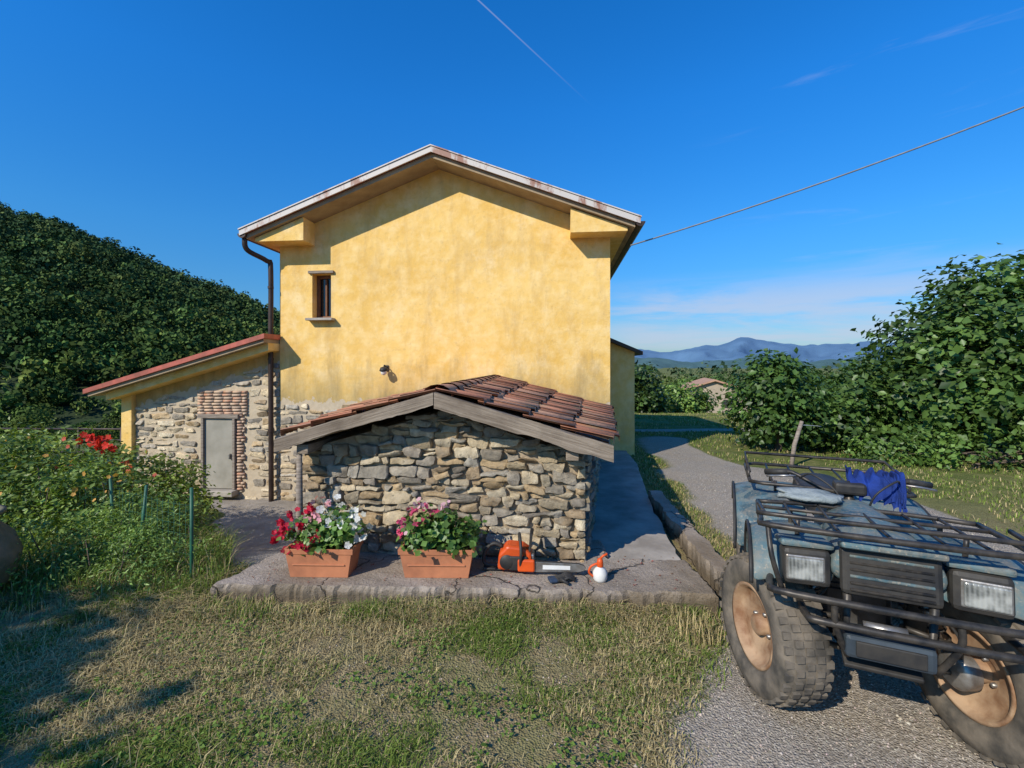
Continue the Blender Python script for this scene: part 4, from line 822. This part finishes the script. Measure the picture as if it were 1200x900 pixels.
def dot(vec):
    n=N_.new('ShaderNodeVectorMath'); n.operation='DOT_PRODUCT'; L_.new(D,n.inputs[0]); n.inputs[1].default_value=vec; return n.outputs['Value']
sp=N_.new('ShaderNodeSeparateXYZ'); L_.new(D,sp.inputs[0])
cr=N_.new('ShaderNodeValToRGB'); e=cr.color_ramp.elements
for k in range(3): e.new(.5)
for k,(p,c) in enumerate(((0,(.10,.125,.17)),(.12,(.11,.20,.27)),(.25,(.11,.27,.36)),(.48,(.08,.33,.48)),(.75,(.05,.34,.50)))): e[k].position=p; e[k].color=(*c,1)
L_.new(sp.outputs[2],cr.inputs[0])
mu=N_.new('ShaderNodeVectorMath'); mu.operation='MULTIPLY'; L_.new(hs_.outputs[0],mu.inputs[0]); L_.new(cr.outputs[0],mu.inputs[1])
m4=N_.new('ShaderNodeVectorMath'); m4.operation='SCALE'; L_.new(mu.outputs[0],m4.inputs[0]); m4.inputs['Scale'].default_value=4.2
a=Vector((-.074,1,.793)).normalized(); b=Vector((.185,1,.552)).normalized(); nn=a.cross(b).normalized(); along=(b-a).normalized()
cd=mth('ABSOLUTE',dot(nn)); lo=a.dot(along);hi=b.dot(along); da=dot(along)
con_=mth('MULTIPLY',mr(cd,.0018,.0003),mth('MULTIPLY',mr(da,hi,lo,0,1),mr(dot((0,1,0)),0,.2)))
nz=N_.new('ShaderNodeTexNoise'); nz.inputs['Scale'].default_value=1.7; nz.inputs['Detail'].default_value=8; nz.inputs['Roughness'].default_value=.6; nz.inputs['Distortion'].default_value=.4
mp=N_.new('ShaderNodeMapping'); mp.inputs['Scale'].default_value=(1.6,1.6,13); mp.inputs['Location'].default_value=(.4,.2,.35); L_.new(D,mp.inputs['Vector']); L_.new(mp.outputs[0],nz.inputs['Vector'])
cl=mth('MULTIPLY',mr(nz.outputs['Fac'],.36,.60),mth('MULTIPLY',mth('MULTIPLY',mr(sp.outputs[2],.19,.11),mr(sp.outputs[2],.0,.05)),mr(sp.outputs[0],.10,.30)))
cl=mth('MULTIPLY',cl,.6); cl2=mth('MULTIPLY',mth('MULTIPLY',mr(nz.outputs['Fac'],.58,.75),mr(sp.outputs[0],.3,.6)),mth('MULTIPLY',mr(sp.outputs[2],.1,.2),.18))
mk=mth('ADD',mth('ADD',cl,cl2),mth('MULTIPLY',con_,.28),None,True)
mx=N_.new('ShaderNodeMix'); mx.data_type='RGBA'; L_.new(mk,mx.inputs[0]); L_.new(m4.outputs[0],mx.inputs[6]); mx.inputs[7].default_value=(5.4,5.7,7.0,1); L_.new(mx.outputs[2],bg.inputs[0]); bg.inputs[1].default_value=.108
cam=bpy.data.cameras.new('camera'); cam.lens=16.2; cam.sensor_width=36; cam.clip_end=8000; cam.clip_start=.05; cam.shift_y=-22/1200
co=bpy.data.objects.new('camera',cam); co.location=(0,0,1.6); co.rotation_euler=(math.radians(90),0,0); link(co); sc.camera=co
